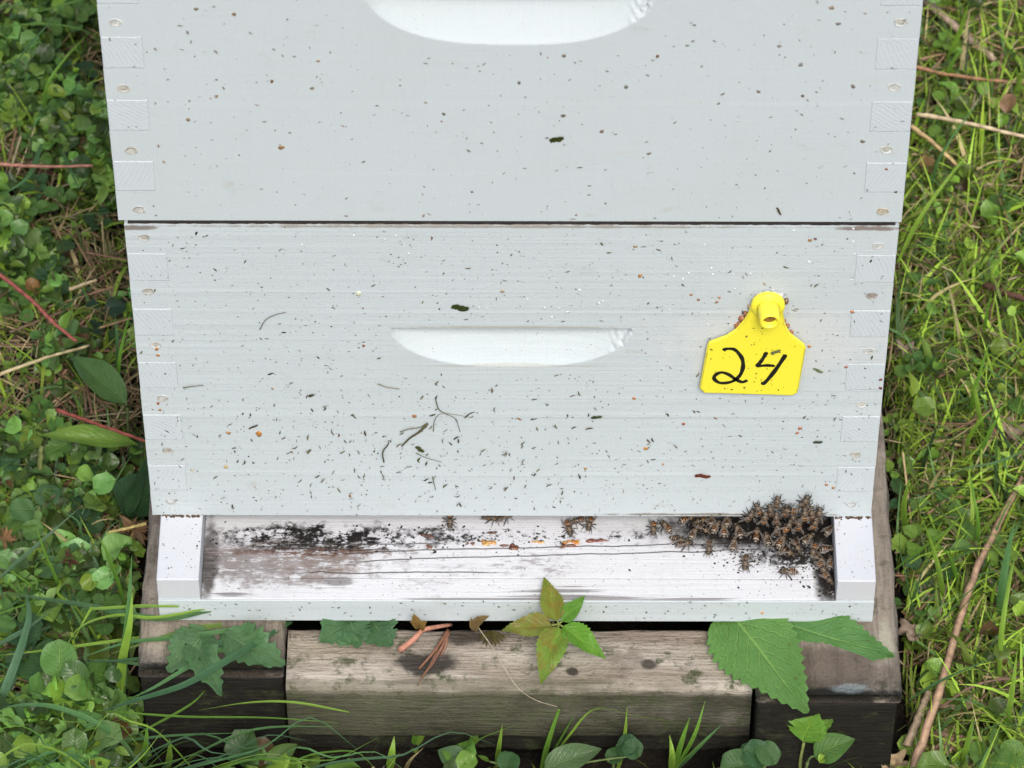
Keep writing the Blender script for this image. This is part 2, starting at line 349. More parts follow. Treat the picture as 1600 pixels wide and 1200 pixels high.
# bee
t = NT('bee_body'); c = t.coord(); P = t.xyz(c); X = P[0]
rnd = t.n('ObjectInfo', out=5)
nz = t.noise(c, 900, 3); nw = t.mul(t.sub(nz, .5), .0008)
s = t.m('SINE', t.mul(t.add(X, nw), 2*math.pi/.00165))
abd = t.ramp(X, .0004, -.0002); rear = t.ramp(X, -.0028, -.0050)
band = t.ramp(s, -.05, .6)
amber = t.mix(t.ramp(rnd, .2, .8), (.34, .14, .035), (.13, .075, .035))
tan = t.mix(rear, amber, (.34, .28, .20))
acol = t.mix(band, (.018, .011, .007), tan)
acol = t.mix(t.mul(t.ramp(X, -.0052, -.0066), .8), acol, (.015, .011, .008))
tho = t.mix(t.ramp(nz, .35, .6), (.022, .015, .010), (.14, .095, .05))
hd = t.ramp(X, .0040, .0046)
col = t.mix(abd, tho, acol); col = t.mix(hd, col, t.mix(t.ramp(nz, .45, .65), (.03, .022, .016), (.12, .09, .05)))
M['bee'] = t.fin(col, .42, t.bump(t.add(nz, t.mul(band, .5)), .0003, .8))
M['fuzz'] = mat_plain('bee_fuzz', (.17, .115, .06), .8)
M['beedark'] = mat_plain('bee_dark', (.014, .010, .008), .3)
t = NT('bee_wing'); c = t.coord()
ve = t.n('TexVoronoi', {'Vector': t.scale(c, (.6, 1.4, 1)), 'Scale': 620.0}, feature='DISTANCE_TO_EDGE', out=0)
t.fin(t.mix(t.ramp(ve, .06, .02), (.27, .24, .21), (.05, .04, .03)), .18, None, Alpha=t.ramp(ve, .05, .01, .46, .75))
M['wing'] = t.mat
# ------------------------------------------------------------------ ground (one sheet, finer near the hive)
def gh(x, y):
    return GZ+.006*math.sin(x*31+1)*math.sin(y*27)+.004*math.sin(x*83+y*61)+.003*math.sin(y*120-x*40)
def axis_pts(lo, hi, st):
    a = [lo+(hi-lo)*i/int((hi-lo)/st) for i in range(int((hi-lo)/st)+1)]; l = []; d = st
    while d < 40: d *= 1.6; l.append(d)
    r = []; x = a[-1]
    for q in l: x += q; r.append(x)
    m_ = []; x = a[0]
    for q in l: x -= q; m_.insert(0, x)
    return m_+a+r
gx, gy = axis_pts(-.7, .7, .014), axis_pts(-.5, 1.3, .014)
mb = MB(); mb.add([(x, y, gh(x, y)) for y in gy for x in gx], [(j*len(gx)+i, j*len(gx)+i+1, (j+1)*len(gx)+i+1, (j+1)*len(gx)+i) for j in range(len(gy)-1) for i in range(len(gx)-1)])
tag(obj('ground', mb, M['soil']), kind='structure')
# ------------------------------------------------------------------ hive boxes
TH = .0215
def cells(mb, xs, zs, has, y0, y1, mi_side=0):
    """solid of grid cells in x/z between y0 (front) and y1 (back)"""
    nx, nz = len(xs)-1, len(zs)-1; idx = {}
    def v(i, k, b):
        key = (i, k, b)
        if key not in idx: idx[key] = len(vs); vs.append((xs[i], y1 if b else y0, zs[k]))
        return idx[key]
    vs = []; fs = []
    for i in range(nx):
        for k in range(nz):
            if not has(i, k): continue
            fs.append((v(i, k, 0), v(i+1, k, 0), v(i+1, k+1, 0), v(i, k+1, 0)))
            fs.append((v(i, k, 1), v(i, k+1, 1), v(i+1, k+1, 1), v(i+1, k, 1)))
            H = lambda a, b: 0 <= a < nx and 0 <= b < nz and has(a, b)
            if not H(i-1, k): fs.append((v(i, k, 0), v(i, k+1, 0), v(i, k+1, 1), v(i, k, 1)))
            if not H(i+1, k): fs.append((v(i+1, k, 0), v(i+1, k, 1), v(i+1, k+1, 1), v(i+1, k+1, 0)))
            if not H(i, k-1): fs.append((v(i, k, 0), v(i, k, 1), v(i+1, k, 1), v(i+1, k, 0)))
            if not H(i, k+1): fs.append((v(i, k+1, 0), v(i+1, k+1, 0), v(i+1, k+1, 1), v(i, k+1, 1)))
    mb.add(vs, fs)
def make_box(name, xl, xr, z0, nf, fh, mp, hand, label):
    """nf fingers of height fh; front panel owns the even ones, the side boards the odd ones"""
    H = nf*fh; D = .505; root = empty(name, ((xl+xr)/2, 0, z0)); org = root.location.copy()
    tag(root, label, 'hive box', 'white hive boxes stacked on the bottom board')
    g = .00022
    zs = []
    for k in range(nf): zs += [z0+k*fh+(g if k else 0), z0+(k+1)*fh-(g if k < nf-1 else 0)]
    # front panel: centre columns full, end columns only the even fingers; room for the handhold
    hx0, hx1, hz1, hh = hand; hc = (hx0+hx1)/2; ha = (hx1-hx0)/2+.0015; hb = hz1-hh-.0015
    zs2 = sorted(set(zs+[hb, hz1])); xs = [xl, xl+TH-g, hx0-.0015, hx1+.0015, xr-TH+g, xr]
    def has(i, k):
        zc = (zs2[k]+zs2[k+1])/2
        if i in (0, 4):
            f = int((zc-z0)//fh); return f % 2 == 0 and zs[2*f] < zc < zs[2*f+1]
        if i == 2 and hb < zc < hz1: return False
        return True
    m = MB(); cells(m, xs, zs2, has, 0, TH)
    # drop the inner walls of the handhold window and fill it with the scooped surface
    keep = []
    for f in m.f:
        P = [m.v[i] for i in f]
        inx = all(hx0-.0016 <= p[0] <= hx1+.0016 for p in P) and all(hb-1e-6 <= p[2] <= hz1+1e-6 for p in P)
        keep.append(not (inx and len({round(p[1], 5) for p in P}) == 2))
    m.f = [f for f, k in zip(m.f, keep) if k]; m.m = [0]*len(m.f)
    NX, NZ = 170, 44; vs = []; fs = []; Dm = .0165
    rr = random.Random(int(z0*1000)+3); jag = [rr.uniform(-1, 1) for _ in range(400)]
    def depth(x, z):
        u = (x-hc)/(ha-.0015); dz = hz1-z
        if abs(u) >= 1: return 0
        if u < 0: h = hh*(1-abs(u)**2.7)**.55
        else: h = hh*(1-abs(u)**2.9)**.62
        if u > .78:                                      # torn fibres at the right end
            k = (u-.78)/.22; h += hh*.20*k*mnoise(x*420, z*260, 1)+.004*k*mnoise(x*900, z*1500, 5)
        d = (h-dz)/hh
        if d <= 0: return 0
        return Dm*d**.92
    for k in range(NZ+1):
        z = hb+(hz1-hb)*k/NZ
        for i in range(NX+1):
            x = hx0-.0015+(hx1-hx0+.003)*i/NX
            vs.append((x, depth(x, z) if 0 < i < NX and k > 0 else 0, z))
    for k in range(NZ):
        for i in range(NX): a = k*(NX+1)+i; fs.append((a, a+1, a+NX+2, a+NX+1))
    b = len(vs)
    for i in range(NX+1): vs.append((hx0-.0015+(hx1-hx0+.003)*i/NX, 0, hz1))
    for i in range(NX):
        a = NZ*(NX+1)+i
        fs.append((a, a+1, b+i+1, b+i))
    m.add(vs, fs)
    m.v = [(p[0], TH, p[2]) if False else p for p in m.v]
    o = obj('front_panel', m, mp, root, smooth=False, origin=org)
    # scoop smooth, the rest flat
    sm = [abs(p.normal.y) < .999 and p.area < 1e-5 for p in o.data.polygons]; o.data.polygons.foreach_set('use_smooth', sm)
    for s, xo, xi, nm in ((-1, xl, xl+TH, 'side_panel'), (1, xr, xr-TH, 'side_panel')):
        m = MB(); a, bb = sorted((xo, xi))
        box(m, a, bb, TH, D-TH, z0, z0+H, 0)
        for k in range(1, nf, 2):
            pr = random.uniform(-.00025, .0002)
            box(m, a+(g if s > 0 else 0), bb-(g if s < 0 else 0), pr, TH, zs[2*k], zs[2*k+1], 1)
            box(m, a, bb, D-TH, D, zs[2*k], zs[2*k+1], 1)
        obj('side_panel', m, [mp, M['end']], root, smooth=False, bevel=.00045, origin=org)
    m = MB(); cells(m, [xl, xl+TH, xr-TH, xr], zs, lambda i, k: (i == 1) or (k % 2 == 0 and (k//2) % 2 == 0), D-TH, D)
    obj('back_panel', m, mp, root, smooth=False, origin=org)
    return root, H, org
def nail(root, org, x, z, r, col, ring):
    m = MB(); n = 18; vs = []; fs = []
    prof = [(1.12, 0.0), (1.02, .00032), (.92, .00028), (.84, -.00005), (.5, .0), (.0, .0001)]
    for i, (a, h) in enumerate(prof):
        for k in range(n):
            q = 2*math.pi*k/n; w = 1+.06*math.sin(3*q+x*900)+.04*math.sin(5*q+z*700)
            vs.append((x+a*r*w*math.cos(q), -h-.00012, z+.82*a*r*w*math.sin(q)))
    for i in range(len(prof)-1):
        for k in range(n): fs.append((i*n+k, i*n+(k+1) % n, (i+1)*n+(k+1) % n, (i+1)*n+k))
    c0 = len(m.v); m.add(vs, fs, 0, col)
    for j in range(n*2, n*4): m.c[j] = ring
    m.c = [tuple(.55*v+.45*w for v, w in zip(c_, (.52, .57, .58))) for c_ in m.c]
    obj('nail', m, M['flake'], root, origin=org)
lower, HL, orgL = make_box('hive_box', -.2064, .2064, 0.0, 11, .02223, M['paint_lo'], (-.0662, .0668, .1624, .0322), 'white lower hive box carrying the yellow number tag, bees at its bottom edge')
upper, HU, orgU = make_box('hive_box', -.2092, .2074, .2483, 11, .0228, M['paint_up'], (-.0735, .0735, .4165, .0365), 'white upper hive box cut off by the top of the picture')
m = MB(); box(m, -.2092, .2074, 0.0, .505, .2463+HU+.0002, .2463+HU+.019); obj('light_block_lid', m, M['paint_up'], upper, smooth=False, origin=orgU)  # unseen flat lid added to keep light out of the hive interior
random.seed(21)
tn = (.50, .47, .36); wh = (.62, .65, .64)
for (x, y, c1, rg) in [(180, 35, wh, tn), (193, 138, tn, tn), (205, 235, tn, (.3, .25, .16)), (217, 327, wh, (.25, .17, .08)),
                       (1407, 35, tn, wh), (1397, 136, wh, tn), (1385, 234, tn, wh), (1379, 330, (.55, .45, .25), (.28, .18, .07)),
                       ]:
    p = on_wall(x, y); nail(upper, orgU, p.x, p.z, .0031, c1, rg)
for (x, y, c1, rg) in [(225, 371, (.35, .31, .24), (.45, .4, .33)), (232, 455, (.42, .38, .28), (.4, .36, .3)), (243, 539, (.40, .34, .24), wh), (254, 622, wh, (.35, .27, .16)), (262, 704, (.3, .25, .18), (.4, .35, .3)), (267, 783, (.66, .69, .69), (.28, .26, .2)),
                       (1372, 384, wh, (.45, .42, .35)), (1362, 462, (.16, .07, .035), (.30, .20, .12)), (1357, 548, wh, tn), (1346, 632, tn, wh), (1337, 710, tn, (.42, .4, .34)), (1330, 788, (.66, .69, .69), (.22, .2, .17))]:
    p = on_wall(x, y); nail(lower, orgL, p.x, p.z, .0029, c1, rg)
# dark resin line in the seam between the boxes
m = MB(); n = 160; vs = []; fs = []
for i in range(n+1):
    x = -.2045+.409*i/n; r = random.uniform(0, .0007)
    for (y, z) in ((.0012, .2440), (.0007+r*.8, .2447+r*.2), (.0022+r, .2466-r*.3), (.003, .2478)): vs.append((x, y, z))
for i in range(n):
    for k in range(3): a = i*4+k; fs.append((a, a+4, a+5, a+1))
m.add(vs, fs); obj('resin_seam', m, M['propolis_dark'], lower, origin=orgL)
# ------------------------------------------------------------------ bottom board
BL, BR, BD, CT, BT = -.2017, .2072, -.0470, .0178, .0366
bb = tag(empty('bottom_board', (0, 0, -BT)), 'white wooden bottom board with a dirty landing strip under the lower box', 'bottom board'); bo = bb.location.copy()
fx0, fx1 = -.1775, .1852
m = MB(); vs = []; fs = []; nx_, ny_ = 120, 24                                # slightly warped, cracked floor
box(m, fx0+.0002, fx1-.0002, BD+.0155, .50, -BT+.002, -CT, 0)
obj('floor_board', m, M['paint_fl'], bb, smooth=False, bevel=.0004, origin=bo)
m = MB(); box(m, fx0+.0002, fx1-.0002, BD, BD+.0152, -BT+.001, -CT-.0001, 0)
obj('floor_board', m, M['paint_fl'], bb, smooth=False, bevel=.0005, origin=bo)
m = MB(); box(m, BL, BR, BD-.0012, BD-.0002, -BT, -CT-.0003, 0); obj('front_edge', m, M['paint_tr'], bb, smooth=False, bevel=.0003, origin=bo)
for a, b_ in ((BL, fx0), (fx1, BR)):
    m = MB(); box(m, a, b_, BD-.0002, .50, -CT+.0001, -.0002, 0); obj('side_rail', m, M['paint_tr2'] if 'paint_tr2' in M else M['paint_tr'], bb, smooth=False, bevel=.0007, origin=bo)
    m = MB(); box(m, a, b_, BD, .50, -BT, -CT-.0002, 0); obj('side_block', m, M['paint_tr'], bb, smooth=False, bevel=.0005, origin=bo)
# ------------------------------------------------------------------ stand
st = tag(empty('timber_stand', (0, 0, GZ)), 'weathered grey timber stand with mossy front beam under the bottom board', 'stand'); so_ = st.location.copy()
def plank(name, x0, x1, y0, y1, z0, z1, mat, ax, bev=.004, seed=0, rough=.0012):
    m = MB(); r = random.Random(seed); NL = 40; segs = 5
    # rounded section swept along ax with small irregularities
    if ax == 0: A, B, La, Lb = (y0, y1), (z0, z1), x0, x1
    else: A, B, La, Lb = (x0, x1), (z0, z1), y0, y1
    sec = []
    for (cx, cz, a0) in ((A[1]-bev, B[1]-bev, 0), (A[0]+bev, B[1]-bev, 90), (A[0]+bev, B[0]+bev, 180), (A[1]-bev, B[0]+bev, 270)):
        for q in range(segs): an = math.radians(a0+90*q/(segs-1)); sec.append((cx+bev*math.cos(an), cz+bev*math.sin(an)))
    ns = len(sec); ph = [r.uniform(0, 6) for _ in range(4)]
    for i in range(NL+1):
        l = La+(Lb-La)*i/NL
        for j, (a, b) in enumerate(sec):
            e = rough*(math.sin(l*70+ph[0]+j*.5)+.6*math.sin(l*190+ph[1]+j)+.5*r.uniform(-1, 1))
            cxm, czm = (A[0]+A[1])/2, (B[0]+B[1])/2; L = math.hypot(a-cxm, b-czm)
            a2, b2 = a+(a-cxm)/L*e*.6, b+(b-czm)/L*e*.45
            m.v.append((l, a2, b2) if ax == 0 else (a2, l, b2)); m.c.append((1, 1, 1))
    for i in range(NL):
        for j in range(ns): m.f.append((i*ns+j, i*ns+(j+1) % ns, (i+1)*ns+(j+1) % ns, (i+1)*ns+j)); m.m.append(0)
    m.f.append(tuple(range(ns))); m.m.append(0); m.f.append(tuple(NL*ns+j for j in range(ns))[::-1]); m.m.append(0)
    return obj(name, m, mat, st, origin=so_)
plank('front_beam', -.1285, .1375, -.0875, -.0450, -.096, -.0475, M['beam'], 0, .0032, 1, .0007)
plank('side_beam', -.2130, -.1300, -.0810, .50, -.0475, -.0385, M['rail'], 1, .003, 2)
plank('side_beam', .1390, .2215, -.0990, .50, -.0460, -.0385, M['rail'], 1, .003, 3)
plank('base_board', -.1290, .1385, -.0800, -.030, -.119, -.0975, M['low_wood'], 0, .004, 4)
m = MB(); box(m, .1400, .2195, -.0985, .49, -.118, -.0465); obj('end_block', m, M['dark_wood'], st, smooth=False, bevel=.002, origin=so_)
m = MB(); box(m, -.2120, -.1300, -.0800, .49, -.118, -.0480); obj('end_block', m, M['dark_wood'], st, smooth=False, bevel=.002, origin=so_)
# ------------------------------------------------------------------ yellow tag
TY = -.0035
tg = tag(empty('ear_tag', on_wall(1177, 560, 0)), 'yellow plastic ear tag with a handwritten 24 pinned to the lower box', 'number tag'); to = tg.location.copy()
outl = [(1100, 613), (1093, 606), (1094, 600), (1105, 541), (1108, 535), (1135, 525), (1150, 515), (1163, 500), (1170, 488), (1174, 474), (1181, 464), (1192, 459), (1210, 459), (1220, 464), (1224, 474), (1224, 492), (1227, 508), (1235, 522), (1256, 538), (1259, 543), (1258, 549), (1248, 606), (1246, 613), (1238, 617)]
PT = [on_wall(x, y, TY) for x, y in outl]
def resample(P, closed=True, n=4):
    out = []
    for i in range(len(P)):
        a, b, c_, d = P[i-1], P[i], P[(i+1) % len(P)], P[(i+2) % len(P)]
        for k in range(n):
            t_ = k/n
            if (c_-b).length > .011: out.append(b.lerp(c_, t_)); continue
            out.append(.5*((2*b)+(c_-a)*t_*.6+(-3*(b-c_)*2-(2*(c_-a)+(d-b))*.6)*t_*t_+((b-c_)*4+((c_-a)+(d-b))*.6)*t_**3) if False else b.lerp(c_, t_))
    return out
PT = resample(PT); nP = len(PT); cen = sum(PT, Vector())/nP
def plate(mb, P, c0, y_front, y_back, bev):
    vs = []; n = len(P)
    for (yy, ins) in ((y_back, 0), (y_front+bev, 0), (y_front+bev*.3, bev*.5), (y_front, bev*1.2)):
        for i, p in enumerate(P):
            tdir = (P[(i+1) % n]-P[i-1]).normalized(); nr = Vector((tdir.z, 0, -tdir.x))
            if nr.dot(c0-p) < 0: nr = -nr
            q = p+nr*ins; vs.append((q.x, yy, q.z))
    fs = [(r*n+i, r*n+(i+1) % n, (r+1)*n+(i+1) % n, (r+1)*n+i) for r in range(3) for i in range(n)]
    fs.append(tuple(3*n+i for i in range(n))[::-1])
    mb.add(vs, fs)
m = MB(); plate(m, PT, cen, TY-.0008, TY+.0009, .0006)
pl = obj('plate', m, M['yellow'], tg, origin=to, smooth=False)
for i, p in enumerate(pl.data.polygons): p.use_smooth = i < 3*nP
def lathe(mb, c, axis, prof, n=24, col=None, mi=0):
    ax = Vector(axis).normalized(); a = ax.orthogonal().normalized(); b = ax.cross(a); vs = []; fs = []
    for (h, r) in prof:
        for k in range(n): q = 2*math.pi*k/n; vs.append(Vector(c)+ax*h+a*(r*math.cos(q))+b*(r*math.sin(q)))
    for i in range(len(prof)-1):
        for k in range(n): fs.append((i*n+k, i*n+(k+1) % n, (i+1)*n+(k+1) % n, (i+1)*n+k))
    mb.add(vs, fs, mi, col)
sc_ = on_wall(1200, 476, TY)
m = MB(); lathe(m, sc_+Vector((0, .0006, 0)), (0, -1, .06), [(0, .0092), (.0022, .0092), (.0030, .0085), (.0032, .0066), (.0036, .0062)]); obj('collar', m, M['yellow'], tg, origin=to)
m = MB(); lathe(m, sc_+Vector((0, -.002, 0)), (.06, -1, .02), [(0, .0060), (.0095, .0056), (.0108, .0054), (.0112, .0048), (.0108, .0040), (.0045, .0034)]); obj('stud', m, M['yellow'], tg, origin=to)
m = MB(); lathe(m, sc_+Vector((0, -.002, 0)), (.06, -1, .02), [(.0076, .0040), (.0078, .0)], 24, (.20, .09, .03)); obj('stud_hole', m, M['resin'], tg, origin=to)
def stroke(mb, pts, w, Y, n=8):
    P = spline([on_wall(x, y, Y) for x, y in pts], n); vs = []; N_ = len(P)
    for i, p in enumerate(P):
        tdir = (P[min(i+1, N_-1)]-P[max(i-1, 0)]).normalized(); nr = Vector((tdir.z, 0, -tdir.x))
        ww = w*(.5 if i in (0, N_-1) else .85 if i in (1, N_-2) else 1)*(1+.10*math.sin(i*.5))
        vs += [p+nr*ww/2, p-nr*ww/2]
    mb.add(vs, [(2*i, 2*i+1, 2*i+3, 2*i+2) for i in range(N_-1)])
m = MB(); YI = TY-.00086
stroke(m, [(1129, 547), (1137, 545), (1147, 546), (1155, 553), (1160, 562), (1161, 573), (1157, 585), (1148, 594), (1137, 598), (1124, 598), (1116, 592), (1118, 586), (1127, 582), (1138, 585), (1150, 593), (1160, 597), (1168, 594)], .0023, YI)
obj('digit_two', m, M['ink'], tg, origin=to, smooth=False)
m = MB(); stroke(m, [(1198, 550), (1194, 557), (1188, 566), (1181, 572)], .0023, YI); stroke(m, [(1181, 572), (1190, 571.5), (1200, 571), (1211, 572)], .0023, YI-.00004)
stroke(m, [(1228, 554), (1220, 566), (1208, 583), (1197, 596), (1190, 601)], .0025, YI-.00008)
obj('digit_four', m, M['ink'], tg, origin=to, smooth=False)
# clumps of resin round the tag
def blob(mb, c, nrm, rx, ry, h, col, r, n=9, rot=0.0):
    """low irregular dome lying on a surface with normal nrm"""
    nrm = Vector(nrm).normalized(); a = Vector((1, 0, 0)) if abs(nrm.x) < .8 else Vector((0, 1, 0)); a = (a-nrm*a.dot(nrm)).normalized(); b = nrm.cross(a)
    ca, sa = math.cos(rot), math.sin(rot); a, b = a*ca+b*sa, b*ca-a*sa
    vs = []; jj = [r.uniform(.7, 1.2) for _ in range(n)]
    for (s, hh) in ((1, -.00005), (.72, h*.8)):
        for k in range(n):
            q = 2*math.pi*k/n; vs.append(Vector(c)+a*(rx*s*jj[k]*math.cos(q))+b*(ry*s*jj[k]*math.sin(q))+nrm*hh)
    vs.append(Vector(c)+nrm*h)
    fs = [(k, (k+1) % n, n+(k+1) % n, n+k) for k in range(n)]+[(n+k, n+(k+1) % n, 2*n) for k in range(n)]
    mb.add(vs, fs, 0, col)
R = random.Random(5); m = MB()
for (x, y, s, c_) in [(1160, 497, 2, (.33, .12, .05)), (1155, 505, 1.6, (.33, .12, .05)), (1152, 508, 1.8, (.35, .13, .05)), (1165, 488, 1.3, (.3, .12, .06)), (1172, 478, 1.4, (.35, .25, .15)), (1228, 469, 2.0, (.16, .10, .05)), (1230, 508, 1.5, (.33, .14, .05)), (1235, 518, 1.6, (.33, .14, .05)), (1225, 500, 1, (.3, .13, .06)), (1187, 460, 1.8, (.75, .70, .62)), (1198, 458, 2.0, (.78, .74, .5)), (1209, 459, 1.6, (.78, .76, .7)), (1218, 461, 1.8, (.78, .70, .66)), (1180, 466, 1.5, (.78, .66, .6))]:
    blob(m, on_wall(x, y, 0), (0, -1, 0), .0011*s, .0011*s, .0022 if y > 462 else .0036, c_, R)
obj('resin_clump', m, M['resin'], tg, origin=to)
# ------------------------------------------------------------------ bees
def bee_meshes():
    m = MB(); prof = []   # x (mm), radius, zcentre
    P = [(-6.9, .05, -.55), (-6.7, .45, -.5), (-6.1, 1.05, -.35), (-5.2, 1.6, -.2), (-4.3, 1.95, -.05), (-3.3, 2.15, .05), (-2.2, 2.2, .1), (-1.2, 2.0, .12), (-.5, 1.5, .1), (-.05, .85, .05), (.15, .7, 0), (.4, 1.1, .1), (.9, 1.75, .3), (1.7, 2.1, .45), (2.6, 2.05, .4), (3.3, 1.6, .2), (3.8, .85, 0), (4.0, .65, -.1), (4.2, 1.1, -.2), (4.6, 1.65, -.35), (5.1, 1.75, -.5), (5.6, 1.45, -.7), (6.0, .9, -.9), (6.2, .1, -1.0)]
    n = 14; vs = []; fs = []
    for (x, r, zc) in P:
        seg = 1.0
        if x < -.3: seg = 1+.05*math.sin(x*2*math.pi/1.65)
        wy = 1.0 if x < 4.1 else 1.12; wz = .88 if x < -.3 else .92
        for k in range(n):
            q = 2*math.pi*k/n; vs.append((x/1000, r*seg*wy*math.cos(q)/1000, (zc+r*seg*wz*math.sin(q))/1000))
    for i in range(len(P)-1):
        for k in range(n): fs.append((i*n+k, i*n+(k+1) % n, (i+1)*n+(k+1) % n, (i+1)*n+k))
    m.add(vs, fs, 0)
    for s in (-1, 1):   # compound eyes
        c0 = Vector((5.0, s*1.45, -.35))/1000; vs = []; fs = []
        for i in range(6):
            th = math.pi*i/5
            for k in range(8):
                q = 2*math.pi*k/8; vs.append((c0.x+.75e-3*math.sin(th)*math.cos(q), c0.y+.5e-3*math.sin(th)*math.sin(q)*1.0, c0.z+1.05e-3*math.cos(th)))
        for i in range(5):
            for k in range(8): fs.append((i*8+k, (i+1)*8+k, (i+1)*8+(k+1) % 8, i*8+(k+1) % 8))
        m.add(vs, fs, 2)
    r = random.Random(3)   # short pile on thorax, head and abdomen base
    for _ in range(220):
        x = r.choice([r.gauss(2.0, 1.0), r.gauss(2.0, 1.0), r.gauss(-.8, .5), r.gauss(5.0, .4), r.uniform(-6, 0)])
        i = next((j for j in range(len(P)-1) if P[j][0] <= x < P[j+1][0]), None)
        if i is None: continue
        u = (x-P[i][0])/(P[i+1][0]-P[i][0]); rad = P[i][1]*(1-u)+P[i+1][1]*u; zc = P[i][2]*(1-u)+P[i+1][2]*u
        q = r.uniform(-.3, math.pi+.3); nrm = Vector((r.uniform(-.5, .3), math.cos(q), math.sin(q))).normalized()
        b0 = Vector((x, rad*math.cos(q), zc+rad*.9*math.sin(q)))*.95; L = r.uniform(.2, .42) if x > .2 else r.uniform(.1, .22)
        tp = b0+nrm*L; sd_ = Vector((0, 0, 1)).cross(nrm).normalized()*.045
        m.add([(b0+sd_)/1000, (b0-sd_)/1000, tp/1000], [(0, 1, 2)], 1)
    body = m.mesh('bee_body', [M['bee'], M['fuzz'], M['beedark']])
    wings = []
    for (L, Wd) in ((9.2, 3.1), (6.3, 2.0)):
        m = MB(); vs = []; N_ = 9
        for i in range(N_+1):
            s = i/N_; w = Wd*math.sin(math.pi*min(1, (.06+.94*s**1.25)))**.65*(.35+.75*s)*.75; w = max(w, .12)
            vs += [(-L*s/1000, (w*.35)/1000, .15*math.sin(s*3)/1000), (-L*s/1000, -.1*w/1000, (.25+.2*s)/1000), (-L*s/1000, -.65*w/1000, .1/1000)]
        fs = []
        for i in range(N_): k = i*3; fs += [(k, k+3, k+4, k+1), (k+1, k+4, k+5, k+2)]
        m.add(vs, fs); wings.append(m.mesh('bee_wing', [M['wing']]))
    def leg(pts, rad):
        m = MB(); tube(m, [Vector(p)/1000 for p in pts], [q*1.02/1000 for q in rad], 5); return m.mesh('bee_leg', [M['beedark']])
    lf = leg([(0, 0, 0), (1.0, 1.4, .5), (2.2, 2.2, -.5), (3.0, 2.9, -1.6), (3.6, 3.3, -1.9)], [.32, .30, .26, .16, .08])
    lm = leg([(0, 0, 0), (-.1, 1.7, .8), (-.4, 3.2, -.4), (-.6, 4.1, -1.7), (-.7, 4.8, -1.9)], [.32, .30, .28, .17, .08])
    lh = leg([(0, 0, 0), (-1.2, 1.6, .9), (-2.8, 2.7, -.2), (-4.2, 3.2, -1.6), (-5.1, 3.4, -1.9)], [.32, .34, .48, .30, .09])
    lr = leg([(0, 0, 0), (1.6, 1.0, .6), (3.6, 1.6, .9), (5.4, 1.3, .2), (6.3, 1.5, -.5)], [.32, .30, .26, .16, .08])    # stretched forward
    an = leg([(0, 0, 0), (.7, .45, .35), (1.3, .8, .3), (2.3, 1.0, -.3), (3.0, 1.05, -.8)], [.13, .13, .15, .14, .10])
    return body, wings, lf, lm, lh, lr, an
BM = bee_meshes()
def mirrored(me):
    c_ = me.copy(); c_.transform(Matrix.Diagonal((1, -1, 1, 1))); c_.flip_normals(); return c_
WM = [mirrored(w) for w in BM[1]]; MIR = {id(k): mirrored(k) for k in BM[2:]}
def make_bee(loc, head, up, variant, label, scale=1.0, group='honey bees clustering at the hive entrance'):
    body, wings, lf, lm, lh, lr, an = BM
    x = Vector(head).normalized(); z = Vector(up); z = (z-x*z.dot(x)).normalized(); y = z.cross(x)
    root = empty('honey_bee'); root.matrix_world = Matrix.Translation(loc) @ Matrix((x, y, z)).transposed().to_4x4() @ Matrix.Scale(scale, 4)
    tag(root, label, 'bee', group)
    link('body', body, root)
    sp = {'n': (12, 20), 'o': (38, 55), 'r': (16, 26)}[variant]
    for s in (1, -1):
        for k in (0, 1):
            w = link('wing', wings[k] if s > 0 else WM[k], root)
            w.location = ((1.9-k*.5)/1000, s*1.3/1000, (1.95-k*.25)/1000)
            w.rotation_euler = (s*math.radians(-12), math.radians(-6+random.uniform(-4, 3)), -s*math.radians(sp[k]+random.uniform(-6, 6)))
        fr_ = lr if variant == 'r' else lf
        for (mesh, px) in ((fr_, 3.0), (lm, 2.2), (lh, 1.3)):
            l = link('leg', mesh if s > 0 else MIR[id(mesh)], root); l.location = (px/1000, s*.9/1000, -.9/1000)
            l.rotation_euler = (0, 0, math.radians(random.uniform(-16, 16)))
        a = link('antenna', an if s > 0 else MIR[id(an)], root); a.location = (5.9/1000, s*.45/1000, -.35/1000); a.rotation_euler = (0, 0, math.radians(random.uniform(-15, 15)))
    return root
